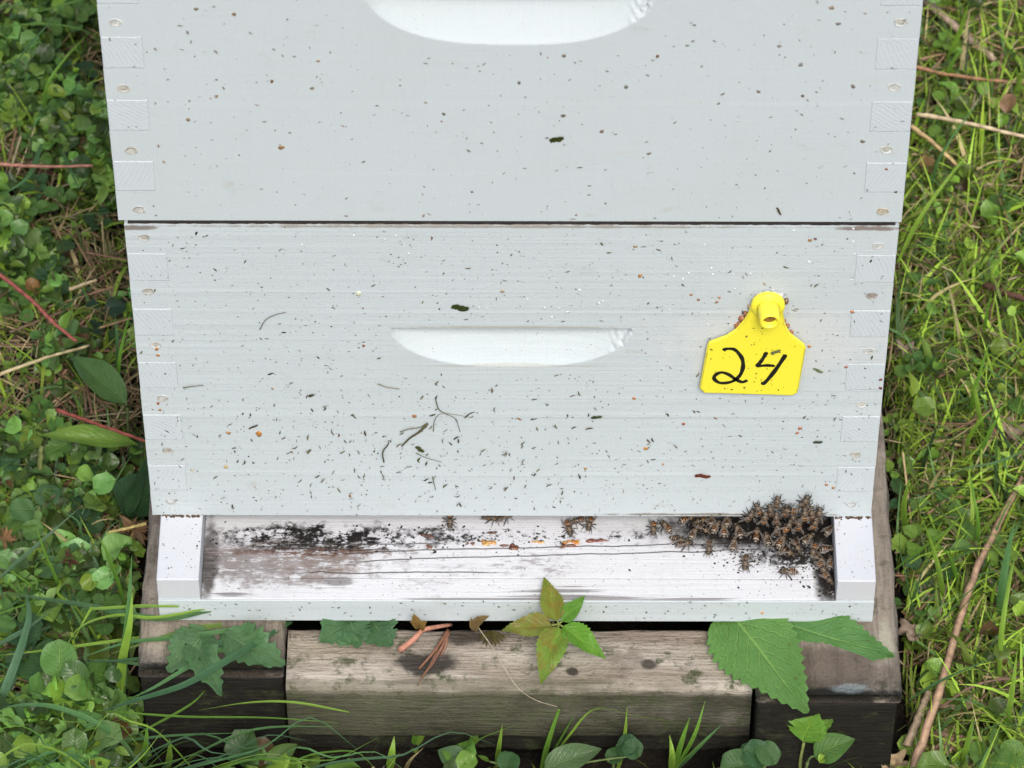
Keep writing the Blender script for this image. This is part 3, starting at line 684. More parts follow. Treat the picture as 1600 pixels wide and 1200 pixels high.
# where, in which plane, heading on the photo (degrees, 0 = right, 90 = up), pose, distance off the surface, label
random.seed(4)
BEES = [
 # on the wall of the lower box
 ('W', 1214, 787, 84, 'r', 2.2, 'bee clinging highest on the left of the cluster, head up, forelegs stretched'),
 ('W', 1256, 786, 58, 'r', 2.6, 'topmost bee of the cluster with legs spread out over the white wood'),
 ('W', 1186, 798, 118, 'r', 2.4, 'bee on the box wall left of the peak, head tilted up left, feelers out'),
 ('W', 1171, 808, 62, 'o', 2.4, 'bee with open wings at the left slope of the cluster'),
 ('W', 1194, 812, 80, 'n', 5.5, 'bee with a pale striped belly end lying over the bees of the left slope'),
 ('W', 1213, 812, 92, 'n', 4.5, 'dark bee below the head-up bee, squeezed into the middle of the cluster'),
 ('W', 1236, 798, 172, 'n', 7.0, 'bee lying sideways across the cluster with grey striped abdomen'),
 ('W', 1257, 806, 88, 'n', 6.0, 'bee climbing straight up in the centre right of the cluster'),
 ('W', 1268, 805, 96, 'n', 3.0, 'dark bee half hidden right of the climbing centre bee'),
 ('W', 1279, 806, 80, 'r', 2.4, 'bee on the right slope of the cluster with its head at the box edge'),
 ('W', 1240, 812, 108, 'n', 3.5, 'bee under the sideways bee, only back and wings free'),
 ('W', 1227, 800, 75, 'n', 2.5, 'small dark bee tucked behind the sideways bee'),
 ('W', 1262, 796, 120, 'n', 2.3, 'bee right under the topmost bee, facing up left'),
 ('W', 1204, 800, 100, 'n', 2.4, 'dark bee between the two head-up bees of the left slope'),
 ('W', 1272, 820, 70, 'n', 6.0, 'amber bee hanging low on the right side of the cluster'),
 ('W', 1230, 824, 60, 'o', 7.0, 'bee with a tan back and open wings hanging at the bottom of the cluster'),
 ('W', 1248, 822, 95, 'n', 4.0, 'dark bee hanging in the opening below the centre of the cluster'),
 ('W', 1214, 828, 86, 'n', 3.0, 'dark bee hanging in the opening left of the tan bee'),
 # on the landing board and in the entrance
 ('F', 1182, 836, 80, 'o', 2.6, 'bee with spread wings in the entrance below the left slope'),
 ('F', 1199, 843, 100, 'n', 2.4, 'bee walking into the entrance under the cluster'),
 ('F', 1220, 846, 60, 'n', 3.0, 'bee under the bottom of the cluster with long folded wings'),
 ('F', 1244, 852, 300, 'n', 2.6, 'bee with violet wings walking out below the cluster'),
 ('F', 1228, 861, 335, 'o', 2.4, 'dark bee on white board right under the cluster, facing lower right'),
 ('F', 1234, 893, 178, 'n', 2.4, 'bee alone on the landing board near the right rail, facing left'),
 ('F', 1165, 876, 262, 'n', 2.4, 'bee farthest out on the white landing board, facing the front'),
 ('F', 1146, 851, 78, 'n', 2.4, 'striped bee walking back to the entrance beside the lone bee'),
 ('F', 1108, 853, 262, 'n', 2.4, 'orange banded bee leaving the entrance, facing the front'),
 ('F', 1131, 829, 90, 'n', 2.4, 'dark bee in the entrance above the striped walking bee'),
 ('F', 1136, 814, 85, 'n', 3.5, 'bee head-on in the gap above the striped walking bee'),
 ('F', 1083, 834, 60, 'n', 2.6, 'amber bee with head up above the orange banded bee'),
 ('F', 1058, 842, 345, 'o', 2.4, 'bee with pale wings lying sideways left of the orange banded bee'),
 ('F', 1068, 850, 10, 'n', 2.4, 'bee on its side in front of the pale winged bee'),
 ('F', 1042, 824, 130, 'n', 2.4, 'dark bee between the outermost left bee of the crowd and the pale winged bee'),
 ('F', 1021, 823, 268, 'n', 2.4, 'leftmost bee of the crowded right half, facing the front'),
 ('F', 1073, 811, 20, 'n', 3.5, 'striped bee tight under the box edge at the left end of the crowd'),
 ('F', 1096, 813, 200, 'n', 3.5, 'bee tight under the box edge above the amber bee'),
 ('F', 1112, 813, 80, 'n', 3.5, 'bee tight under the box edge right of the amber bee'),
 ('F', 1098, 826, 330, 'n', 2.4, 'tan bee crossing between the amber bee and the box edge'),
 ('F', 1118, 824, 60, 'n', 2.4, 'bee between the orange banded bee and the box edge'),
 ('F', 1154, 830, 110, 'n', 2.4, 'dark bee in the gap left of the spread wings'),
 ('F', 1262, 842, 40, 'n', 2.6, 'dark bee in the shade below the right slope of the cluster'),
 ('F', 1272, 858, 250, 'n', 2.4, 'dark bee on the black dirt left of the right rail'),
 ('F', 1284, 886, 300, 'n', 2.4, 'bee with brown wings in the right corner of the landing board'),
 ('F', 1293, 903, 312, 'n', 2.6, 'bee nearest the front in the dark right corner'),
 ('F', 1279, 872, 320, 'n', 2.4, 'dark bee above the brown winged bee by the right rail'),
 ('F', 1294, 858, 5, 'n', 4.5, 'bee with amber rings facing the right rail from the side'),
 ('F', 1298, 828, 35, 'n', 9.0, 'bee with amber belly climbing the top of the right rail'),
 ('F', 1297, 880, 80, 'n', 3.0, 'very dark bee pressed to the inner side of the right rail'),
 ('F', 703, 810, 272, 'n', 2.4, 'leftmost bee at the entrance, alone, only its front legs out of the gap'),
 ('F', 766, 809, 350, 'n', 2.4, 'tan bee under the box edge left of centre'),
 ('F', 786, 808, 20, 'n', 2.6, 'dark bee under the box edge beside the tan bee'),
 ('F', 888, 822, 285, 'n', 2.4, 'bee coming out of the gap at the centre above the reddish resin'),
 ('F', 905, 813, 190, 'n', 3.0, 'dark bee behind the bee coming out at the centre'),
 ('F', 922, 816, 255, 'n', 2.4, 'amber legged bee right of the dark bee at the centre'),
]
for (pl_, x, y, ang, var, off, lab) in BEES:
    a = math.radians(ang)
    if pl_ == 'W':
        p = on_wall(x, y, -off/1000); hd_ = Vector((math.cos(a), random.uniform(-.15, .1), math.sin(a)/.656)); up = Vector((random.uniform(-.25, .25), -1, random.uniform(-.1, .25)))
    else:
        p = on_z(x, y, -CT+off/1000); hd_ = Vector((math.cos(a), math.sin(a)/.755, random.uniform(-.05, .12))); up = Vector((random.uniform(-.25, .25), random.uniform(-.2, .2), 1))
    hd_.normalize(); make_bee(p+hd_*.0006, hd_, up, var, lab, random.uniform(.82, .93))
# ------------------------------------------------------------------ dirt, clippings and resin on the hive
R = random.Random(11)
def flake(mb, c, nrm, L, w, ang, col, r, lift=.0003):
    nrm = Vector(nrm); a = Vector((1, 0, 0)); b = nrm.cross(a)
    d = a*math.cos(ang)+b*math.sin(ang); e = nrm.cross(d); bend = r.gauss(0, .10)*L
    P = [(0, .4), (.35, 1), (.7, .8), (1, .15)]; vs = []
    for (s, ww) in P:
        base = Vector(c)+d*(s-.5)*L+e*(bend*(s-.5)**2*4)+nrm*(.0001+lift*r.uniform(.2, 1))
        vs += [base+e*w*ww*.5, base-e*w*ww*.5]
    mb.add(vs, [(0, 1, 3, 2), (2, 3, 5, 4), (4, 5, 7, 6)], 0, col)
GREENS = [(.08, .10, .04), (.05, .06, .025), (.10, .12, .055), (.03, .028, .02), (.16, .15, .09), (.09, .07, .04), (.20, .19, .13)]
BRN = [(.16, .08, .03), (.28, .12, .035), (.10, .06, .03), (.22, .17, .09)]
def in_hand(x, z): return -.07 < x < .07 and .125 < z < .166 or -.077 < x < .077 and z > .375
m = MB()
for i in range(3300):
    z = .2435*(1-R.random()**.8) if R.random() < .55 else R.uniform(.003, .24); x = R.uniform(-.204, .204)
    if in_hand(x, z) : continue
    k = R.random(); L = .00025+.0010*R.random()**2.4 if k < .93 else R.uniform(.0012, .0036)
    col = R.choice(GREENS) if R.random() < .88 else R.choice(BRN)
    flake(m, (x, -.0002, z), (0, -1, 0), L, L*R.uniform(.35, .9) if k < .85 else L*R.uniform(.12, .4), R.uniform(0, 6.28), col, R)
for i in range(150):
    x, z = R.uniform(-.2, .2), R.uniform(-BT, -CT)
    L = R.uniform(.0004, .0022); flake(m, (x, BD-.0013, z), (0, -1, 0), L, L*R.uniform(.2, .6), R.uniform(0, 6.28), R.choice(GREENS), R)
for i in range(190):
    x = R.gauss(-.05, .06); z = R.gauss(.06, .03)
    if z < .003 or in_hand(x, z): continue
    L = R.uniform(.0012, .005); flake(m, (x, -.0003, z), (0, -1, 0), L, L*R.uniform(.1, .3), R.uniform(.2, 2.2), R.choice(GREENS), R, .0008)
for i in range(75):
    x, y = R.uniform(1102, 1246), R.uniform(540, 610)
    if i < 15: x, y = R.uniform(1165, 1225), R.uniform(505, 540)
    p = on_wall(x, y, TY-.00085); L = R.uniform(.0004, .0016); flake(m, p, (0, -1, 0), L, L*R.uniform(.3, .8), R.uniform(0, 6.28), R.choice([(.10, .09, .02), (.16, .13, .03), (.05, .05, .02)]), R, .0001)
tag(obj('clippings_lower_box', m, M['flake']), kind='stuff').name = 'grass_clippings'
m = MB()
for i in range(800):
    x, z = R.uniform(-.205, .203), R.uniform(.25, .49)
    if in_hand(x, z) : continue
    L = .0003+.0013*R.random()**2
    col = R.choice(GREENS+BRN)
    col = tuple(.45*v+.55*w for v, w in zip(col, (.36, .38, .36)))
    if R.random() < .85: flake(m, (x, -.0002, z), (0, -1, 0), L*R.uniform(1, 2.2), L*R.uniform(.4, .9), R.uniform(0, 6.28), col, R)
    else: blob(m, (x, 0, z), (0, -1, 0), L*.8, L*.6, .0003, col, R, 8, R.uniform(0, 3))
for (x, y, s, c_) in [(425, 127, 1, (.2, .13, .08)), (440, 231, 1.5, (.30, .20, .09)), (294, 187, 1.1, (.27, .2, .12)), (338, 151, 1, (.28, .22, .14)), (366, 22, 1.1, (.24, .16, .09)), (306, 14, 1, (.2, .19, .13)), (488, 138, 1, (.25, .22, .16)), (497, 95, 1, (.35, .28, .2)), (693, 178, 1, (.14, .14, .11)), (880, 181, 1.1, (.14, .14, .11)), (1027, 88, 1, (.22, .13, .1)), (940, 205, 1.1, (.24, .18, .14)), (881, 87, 1, (.2, .18, .14)), (1185, 143, 1, (.2, .17, .13)), (1251, 101, 1.2, (.22, .22, .2)), (1218, 72, 1, (.25, .24, .22)), (1299, 12, 1.2, (.3, .26, .2)), (1310, 37, 1, (.2, .19, .17)), (1333, 135, 1.2, (.2, .18, .15)), (1348, 221, 1.1, (.18, .17, .13)), (1254, 150, .9, (.18, .15, .12)), (811, 129, 1, (.18, .17, .14)), (978, 136, 1, (.17, .18, .15)), (1014, 240, 1, (.2, .18, .15)), (1385, 264, 1, (.3, .14, .09)), (1400, 300, .9, (.12, .06, .04))]:
    blob(m, on_wall(x, y, 0), (0, -1, 0), .0014*s, .0011*s, .0004, c_, R, 9, R.uniform(0, 3))
tag(obj('dirt_specks', m, M['flake']), kind='stuff')
# orange resin dots on the lower box
m = MB()
for (x, y, s, c_) in [(405, 678, 2.1, (.42, .19, .04)), (357, 676, 1.2, (.30, .16, .05)), (245, 545, 1.2, (.42, .17, .03)), (247, 555, .9, (.42, .17, .03)), (247, 630, 1, (.36, .15, .05)), (250, 640, .8, (.36, .15, .05)), (568, 540, 1, (.30, .14, .06)), (993, 385, 1, (.3, .2, .09)), (1080, 460, .9, (.3, .16, .08)), (1091, 468, .9, (.25, .14, .07)), (1120, 471, 1, (.34, .18, .09)), (1124, 465, .8, (.3, .16, .08)), (1265, 541, 1.1, (.45, .2, .07)), (1332, 487, 1.2, (.42, .2, .1)), (1322, 573, 1, (.3, .12, .08)), (1250, 669, 1.2, (.38, .14, .06)), (1246, 676, .9, (.35, .14, .06)), (1068, 662, 1, (.33, .1, .05)), (1376, 593, 1, (.16, .04, .03)), (1376, 606, 1, (.14, .04, .03)), (991, 622, 1.2, (.45, .2, .07)), (647, 650, 1.3, (.36, .18, .08)), (1009, 701, 1.5, (.42, .22, .05)), (915, 732, 1, (.35, .2, .06)), (1291, 757, 1, (.4, .18, .07)), (1302, 762, 1, (.38, .2, .08)), (1191, 957, 1, (.55, .24, .04)), (1000, 431, 1.2, (.38, .2, .06)), (547, 775, 1, (.25, .12, .04)), (1266, 375, 1.1, (.3, .16, .05)), (1274, 373, .9, (.12, .05, .04)), (1036, 725, .8, (.35, .16, .07)), (426, 347+260, .7, (.3, .2, .1)), (300, 729+5, 1.0, (.45, .40, .25)), (353, 729, 1.5, (.48, .38, .18)), (560, 459, 2.0, (.56, .58, .45)), (785, 455, 1.2, (.35, .3, .2))]:
    p = on_wall(x, y, 0) if y < 805 else on_wall(x, y, BD-.0012)
    blob(m, p, (0, -1, 0), .0010*s, .0012*s, .0007, c_, R, 9, R.uniform(0, 3))
tag(obj('resin_dots', m, M['resin']), kind='stuff')
# white paint grit
m = MB()
for i in range(38):
    x, y = R.choice([(800, 460), (880, 480), (1250, 400), (560, 380), (840, 500), (1100, 455)]); x += R.gauss(0, 60); y += R.gauss(0, 30)
    p = on_wall(x, y, 0)
    if in_hand(p.x, p.z): continue
    blob(m, p, (0, -1, 0), R.uniform(.0003, .0009), R.uniform(.0003, .0008), .0006, (.70, .73, .73), R, 7)
tag(obj('paint_grit', m, M['flake']), kind='stuff')
m = MB()
for i in range(70):
    x = R.choice([R.uniform(BL+.001, fx0-.001), R.uniform(fx1+.001, BR-.001)]); y = R.uniform(BD+.001, -.001); L = .0003+.0012*R.random()**2
    flake(m, (x, y, -.0001), (0, 0, 1), L, L*R.uniform(.3, .8), R.uniform(0, 6.28), R.choice(GREENS+BRN), R, .0001)
for i in range(90):
    x = R.choice([R.uniform(BL+.001, fx0-.001), R.uniform(fx1+.001, BR-.001)])
    blob(m, (x, R.gauss(-.0008, .0005), -.0002), (0, 0, 1), R.uniform(.0005, .0014), .0006, .0005, R.choice([(.10, .06, .035), (.05, .035, .025), (.16, .11, .06)]), R, 7)
tag(obj('rail_dirt', m, M['flake']), kind='stuff')
# crumbs and resin on the landing board
m = MB()
for i in range(1900):
    k = R.random()
    if k < .25: x, y = R.gauss(-.09, .055), R.gauss(-.004, .006)
    elif k < .6: x, y = R.gauss(.155, .022), R.gauss(-.012, .010)
    elif k < .72: x, y = .183-abs(R.gauss(0, .004)), R.uniform(-.044, .0)
    else: x, y = R.uniform(-.175, .18), R.uniform(-.045, .002)
    if not (-.176 < x < .184 and -.046 < y < .01): continue
    s = R.uniform(.0001, .00035) if k > .72 else .0002+.0007*R.random()**2.5
    blob(m, (x, y, -CT), (0, 0, 1), s*R.uniform(.7, 1.8), s, s*.4, R.choice([(.012, .01, .008), (.02, .015, .01), (.05, .035, .02), (.03, .03, .03)]), R, 6, R.uniform(0, 3))
tag(obj('crumbs', m, M['flake']), kind='stuff')
lab = [(762, 848, 5, 1.6, (.50, .27, .07), 'yellow ochre resin patch left of centre on the landing board'), (800, 855, 5.2, 1.8, (.13, .06, .035), 'dark brown resin patch below the ochre one'), (840, 847, 3, 1, (.50, .32, .13), 'small pale resin patch near the middle of the landing board'),
       (895, 846, 4.2, 1.5, (.48, .22, .05), 'orange resin patch beside the dark red one'), (888, 853, 4, 1.5, (.17, .075, .04), 'brown resin patch stuck to the orange one'), (935, 845, 5.4, 1.4, (.20, .06, .035), 'long dark red resin patch on the right of the row'), (770, 833, 3.6, 1, (.12, .06, .04), 'flat brown resin patch close to the box edge'),
       (664, 837, 3.6, 1.2, (.12, .055, .035), 'brown resin patch farthest left in the row of patches'), (673, 855, 2, 1.4, (.18, .09, .05), 'small round brown resin patch at the left end of the row'), (736, 850, 1.8, 1.0, (.2, .10, .06), 'small brown resin dab left of the ochre patch')]
for (x, y, a, b, c_, lb) in lab:
    m = MB(); p = on_z(x, y, -CT)
    for q in range(7): blob(m, p+Vector((R.gauss(0, a*.00055), R.gauss(0, b*.00040), 0)), (0, 0, 1), a*.00045*R.uniform(.6, 1.3), b*.0008*R.uniform(.6, 1.2), .0006+.0001*q, tuple(v*R.uniform(.75, 1.15) for v in c_), R, 11)
    m.v = [tuple(Vector(v)) for v in m.v]
    e = obj('resin_patch', m, M['resin'], None, origin=p); e.location = p; tag(e, lb, 'resin', 'resin patches on the landing board')
# bigger leaf scraps stuck to the boxes
def scrap(x, y, L, w, ang, col, label, name='leaf_scrap', group='leaf scraps stuck to the hive boxes', lift=.001, Y=0.0):
    p = on_wall(x, y, Y); m = MB(); n = 9; d = Vector((math.cos(ang), 0, math.sin(ang))); e = Vector((-d.z, 0, d.x)); vs = []; uv = []
    L /= 1000; w /= 1000
    for i in range(n+1):
        s = i/n; ww = w*math.sin(math.pi*(.12+.8*s))**.6
        for k, q in enumerate((-.5, 0, .5)):
            pp = d*(s-.5)*L+e*(ww*q*R.uniform(.75, 1.15)+.1*w*math.sin(s*7)); vs.append(pp+Vector((0, -.0003-lift*(.2+.8*s*s)-.0003*abs(q)*2, 0))); uv.append((s, k/2))
    fs = [(i*3+k, i*3+k+1, i*3+k+4, i*3+k+3) for i in range(n) for k in (0, 1)]
    m.add(vs, fs, 0, col, uv); o = obj(name, m, M['blade']); o.location = p; tag(o, label, 'leaf scrap' if name == 'leaf_scrap' else 'stem scrap', group)
scrap(719, 479, 9.5, 5.2, -.08, (.045, .06, .015), 'dark green square-cut leaf scrap above the lower handhold')
scrap(870, 216, 8, 3.8, .5, (.05, .06, .012), 'olive leaf scrap on the middle of the upper box')
scrap(1098, 742, 9, 3.6, .05, (.17, .035, .018), 'red brown bud scale on the lower box below the tag', 'bud_scale')
scrap(1212, 548, 6.5, 2.6, .75, (.19, .21, .12), 'grey green leaf scrap lying on the yellow tag over the four', Y=TY-.0008)
scrap(932, 650, 6.5, 2.6, .4, (.06, .08, .03), 'green leaf scrap right of centre below the handhold')
scrap(1278, 577, 6, 2.2, -.4, (.20, .22, .14), 'pale grey green scrap right of the yellow tag')
scrap(1203, 360+140, 1, 1, 0, (.1, .1, .05), 'tiny green scrap by the tag stud')
scrap(486, 616, 4, 2.6, .9, (.07, .08, .05), 'small grey green scrap on the left of the lower box')
scrap(1217, 328, 5.5, 1.4, -1.1, (.10, .07, .03), 'dark curved scrap near the lower right corner of the upper box')
scrap(1278, 689, 5.5, 2.4, .35, (.06, .07, .04), 'green scrap right of and below the yellow tag')
scrap(396, 665, 7, 1.4, .7, (.06, .05, .02), 'dark twisted scrap left of the orange dot')
scrap(656, 700, 6, 3.0, -.7, (.08, .09, .035), 'folded green scrap under the pile of dry clippings')
# dry grass wisps on the lower box
def wisp(pts, w, col, label, Y=-.0012):
    P = [on_wall(x, y, Y-.0008*math.sin(i*1.3)**2) for i, (x, y) in enumerate(pts)]; m = MB(); c0 = P[0].copy()
    tube(m, spline(P, 5), [w/2*(1-.5*i/(5*(len(P)-1)+1)) for i in range(5*(len(P)-1)+1)] if len(P) > 2 else w/2, 4, 0, col)
    o = obj('grass_wisp', m, M['litter'], origin=c0); o.location = c0; tag(o, label, 'dry grass', 'dry grass wisps on the lower box')
wisp([(668, 662), (655, 675), (640, 685), (628, 697)], .0016, (.10, .095, .04), 'thickest dry grass clipping below the handhold')
wisp([(625, 675), (640, 670), (655, 668), (668, 661)], .0007, (.13, .12, .06), 'thin dry clipping crossing the thickest one')
wisp([(681, 625), (686, 640), (698, 647), (712, 655), (719, 675)], .0006, (.12, .11, .05), 'curled dry wisp right of the thickest clipping')
wisp([(677, 674), (680, 655), (694, 646), (735, 652)], .0005, (.15, .13, .07), 'hair-thin wisp looped over the curled one')
wisp([(600, 722), (598, 707), (606, 695), (608, 688)], .0011, (.09, .09, .05), 'short dry clipping lower left of the thickest one')
wisp([(590, 600), (605, 605), (625, 608)], .0008, (.20, .19, .12), 'pale clipping under the left end of the handhold')
wisp([(406, 515), (415, 500), (430, 492), (447, 488)], .0006, (.14, .13, .08), 'fine arched wisp on the upper left of the lower box')
wisp([(650, 708), (668, 716), (690, 722)], .0006, (.12, .13, .06), 'low straight wisp under the pile of clippings')
wisp([(286, 606), (300, 604), (318, 602)], .0008, (.14, .14, .09), 'straight clipping beside the left finger joints')
wisp([(676, 745), (678, 755), (681, 766)], .0006, (.12, .13, .07), 'short upright wisp near the bottom of the lower box')
# ------------------------------------------------------------------ vegetation
exec_veg = True
def leaf_geo(shape, n=10, m_=6, fold=.15, droop=.15, wave=.06, teeth=0, seed=0, bite=0, wr=.8):
    """unit leaf: base at 0, tip at x = 1, width wr; returns verts, faces, uvs"""
    r = random.Random(seed); vs = []; uv = []; ph = r.uniform(0, 6)
    for i in range(n+1):
        s = i/n
        if shape == 'round': w = math.sqrt(max(0, 1-(2*s-1)**2))**.8*(1.0 if s > .12 else .75); x = s
        elif shape == 'heart': w = math.sqrt(max(0, 1-(1.9*s-.95)**2))**.75; x = s
        elif shape == 'ovate': w = (math.sin(math.pi*s**.72))**.85; x = s
        elif shape == 'lance': w = (math.sin(math.pi*s**.85))**1.1; x = s
        else: w = (math.sin(math.pi*s**.62))**.9*(1-.15*s); x = s
        if i == 0: w = .03
        if i == n: w = .015
        if teeth and 0 < i < n: w *= 1+(teeth if i % 2 else -teeth)*(.6+.6*r.random())
        for k in range(m_+1):
            v = k/m_*2-1; ww = w*wr*.5
            e = 1.0
            if bite and r.random() < bite and abs(v) > .6: e = .72
            y = v*ww*e
            xx = x+(teeth*.25 if teeth and abs(v) > .9 and i % 2 else 0)
            if shape in ('heart', 'round'): xx -= .06*abs(v)**2*(1-s)
            z = abs(v)*ww*fold*2+droop*1.1*s*(1-s)+wave*math.sin(v*3+s*7+ph)*ww*1.5+wave*.5*math.sin(s*13+ph)*abs(v)*.4
            vs.append((xx, y, z)); uv.append((s, k/m_))
    fs = [(i*(m_+1)+k, (i+1)*(m_+1)+k, (i+1)*(m_+1)+k+1, i*(m_+1)+k+1) for i in range(n) for k in range(m_)]
    return vs, fs, uv
LT = {}
def leaf_template(key, **kw):
    if key not in LT:
        m = MB(); v, f, u = leaf_geo(**kw); m.add(v, f, 0, None, u); LT[key] = m.mesh(key, [M['leaf_o']])
    return LT[key]
for i in range(4): leaf_template('round%d' % i, shape='round', wr=.95, seed=i, fold=.12+.05*i, droop=.1+.08*i, n=12, m_=8)
for i in range(3): leaf_template('heart%d' % i, shape='heart', wr=1.0, seed=10+i, fold=.2, droop=.12+.1*i, n=12, m_=8)
for i in range(3): leaf_template('ovate%d' % i, shape='ovate', wr=.55, seed=20+i, fold=.25, droop=.25, n=12, m_=6)
for i in range(2): leaf_template('lance%d' % i, shape='lance', wr=.3, seed=30+i, fold=.3, droop=.2, n=14, m_=4)
for i in range(3): leaf_template('saw%d' % i, shape='saw', wr=.62, seed=40+i, fold=.18, droop=.18, teeth=.07, n=26, m_=8, wave=.08)
for i in range(2): leaf_template('flat%d' % i, shape='saw', wr=.62, seed=70+i, fold=.015, droop=.03, teeth=.075, n=30, m_=10, wave=.035)
for i in range(3): leaf_template('torn%d' % i, shape='ovate', wr=.8, seed=50+i, fold=.1, droop=.15, teeth=.10, n=18, m_=8, bite=.3, wave=.07)
def put_leaf(parent, key, base, tip, col, roll=0.0, width=1.0, name='leaf', label=None):
    base, tip = Vector(base), Vector(tip); x = tip-base; L = x.length; x.normalize()
    z = Vector((0, -.35, 1)); z = (z-x*z.dot(x)).normalized(); y = z.cross(x)
    Mx = Matrix((x, y, z)).transposed().to_4x4()
    o = link(name, LT[key], parent)
    o.matrix_world = Matrix.Translation(base) @ Mx @ Matrix.Rotation(roll, 4, 'X') @ Matrix.Diagonal((L, L*width, L, 1))
    if parent is not None: o.matrix_parent_inverse = Matrix.Translation(-parent.location)
    o.color = (*col, 1)
    if label: o['label'] = label
    return o
def stem(parent, P, r0, r1, col, name='stem', mat='litter'):
    m = MB(); Q = spline(P, 4); tube(m, Q, [r0+(r1-r0)*i/(len(Q)-1) for i in range(len(Q))], 5, 0, col)
    return obj(name, m, M[mat], parent, origin=parent.location if parent else None)
G1, G2, G3, G4 = (.12, .24, .06), (.08, .18, .07), (.21, .36, .06), (.05, .115, .05)
VR = random.Random(99)
def jit(c_, k=.15): q = VR.uniform(1-k, 1+k); return (c_[0]*q*VR.uniform(.9, 1.12), c_[1]*q, c_[2]*q*VR.uniform(.85, 1.15))
def rosette(x, y, n, size, key, col, label, name='ground_cover_plant', h=.03, group='low leafy plants in the grass', stemc=(.10, .13, .05), cat='plant', spread=.55):
    """leafy plant whose crown stands at photo point x, y; size in mm of a leaf"""
    p = on_z(x, y, GZ+h); root = empty(name, (p.x, p.y, gh(p.x, p.y))); tag(root, label, cat, group)
    stem(root, [Vector((p.x, p.y, gh(p.x, p.y)-.002)), Vector((p.x+.002, p.y, GZ+h*.5)), p], .0010, .0008, stemc)
    a0 = VR.uniform(0, 6.28)
    for i in range(n):
        a = a0+i*2.4 if n > 4 else a0+i*2*math.pi/n; lv = i/n
        d = Vector((math.cos(a), math.sin(a), 0)); L = size/1000*VR.uniform(.75, 1.15)*(1-.25*lv)
        b = p+d*(.0015+size/1000*spread*(1-lv)*.6)+Vector((0, 0, -.008*(1-lv)*h/.03)); tp = b+d*L*.97+Vector((0, 0, L*VR.uniform(-.1, .35)))
        put_leaf(root, key+str(VR.randrange(2)), b, tp, jit(col), VR.uniform(-.25, .25))
        if i < 5: stem(root, [p-Vector((0, 0, .006)), b], .0005, .0004, stemc)
    return root
# ---- left side, from the top of the picture down
rosette(22, 25, 7, 12, 'round', G3, 'pale green round-leaved plant in the top left corner', h=.05)
rosette(75, 40, 6, 11, 'round', G1, 'round-leaved plant behind the long blade in the top left corner', h=.045)
rosette(120, 12, 6, 10, 'heart', G1, 'heart-leaved sprig beside the upper box near the top edge', h=.05)
rosette(50, 115, 7, 8, 'round', G2, 'blue green small-leaved plant left of the upper box', h=.045)
rosette(130, 110, 6, 9, 'round', G4, 'dark round-leaved plant touching the upper box', h=.035)
rosette(20, 165, 6, 8, 'heart', G3, 'pale sprig by the left edge beside the topmost finger joints', h=.045)
pl_ = rosette(85, 195, 5, 10, 'ovate', G3, 'fresh bright green seedling with upright pointed leaves left of the upper box', h=.05)
rosette(122, 185, 5, 15, 'round', G2, 'glossy broad-leaved plant close to the upper box', h=.05)
rosette(45, 215, 8, 7, 'round', G1, 'tiny-leaved creeping plant near the left edge above the pink stem', h=.04)
rosette(55, 280, 7, 8, 'round', G2, 'creeping plant just below the pink horizontal stem', h=.035)
rosette(92, 300, 5, 10, 'round', G1, 'round-leaved pair of leaves left of the seam between the boxes', h=.04)
rosette(45, 318, 5, 11, 'round', G1, 'larger rounded leaves near the left edge beside the seam', h=.04)
rosette(155, 335, 4, 9, 'round', G4, 'dark leaves in the shade beside the seam', h=.03)
rosette(118, 348, 5, 7, 'ovate', G3, 'little upright sprig left of the seam', h=.045)
rosette(30, 395, 6, 9, 'round', G1, 'grey green rounded leaves at the left edge below the seam', h=.035)
rosette(80, 422, 3, 12, 'heart', G4, 'single dark notched leaf over the dry stems', h=.04)
rosette(155, 480, 3, 13, 'round', (.04, .085, .05), 'blue green oval leaf hanging in the shade by the lower box', h=.03)
rosette(25, 470, 5, 11, 'round', G1, 'leafy sprig at the left edge beside the red stem', h=.035)
rosette(68, 515, 6, 8, 'heart', G1, 'small leaf cluster right of the red stem', h=.04)
rosette(155, 520, 3, 12, 'heart', G4, 'dark notched leaf between the red stem and the box', h=.02)
rosette(28, 560, 5, 8, 'ovate', G3, 'pale little sprig on the pale straw at the left edge', h=.04)
rosette(60, 630, 8, 7, 'heart', G1, 'crinkled small-leaved plant left of the second red stem', h=.04)
rosette(72, 680, 6, 17, 'torn', G3, 'ragged bright green leaf cluster below the second red stem', h=.045)
rosette(40, 715, 4, 14, 'heart', G2, 'grey green broad leaves at the left edge above the dead flower', h=.04)
rosette(150, 715, 4, 13, 'heart', G4, 'dark broad leaves beside the lower box corner', h=.035)
rosette(60, 790, 3, 16, 'round', G2, 'rounded leaf with a pale fold left of the dead flower head', h=.045)
rosette(128, 790, 6, 12, 'heart', G4, 'crinkled dark plant beside the corner of the bottom board', h=.035)
rosette(30, 830, 4, 14, 'heart', G1, 'leaf pair beside the small dead flower at the left edge', h=.045)
rosette(50, 885, 4, 21, 'round', G2, 'glossy dark round leaves with a dew drop left of the bottom board', h=.045)
rosette(128, 850, 5, 9, 'heart', G2, 'small rounded leaves under the dead flower head', h=.045)
rosette(158, 900, 4, 14, 'round', G4, 'dark round leaves close to the bottom board corner', h=.03)
rosette(110, 950, 5, 13, 'heart', G2, 'group of cupped leaves left of the upright cut blades', h=.04)
rosette(25, 950, 4, 16, 'round', G1, 'pale round leaf pair at the left edge under the broad blade', h=.05)
rosette(158, 945, 5, 11, 'round', G1, 'cupped bright leaf just left of the upright cut blades', h=.045)
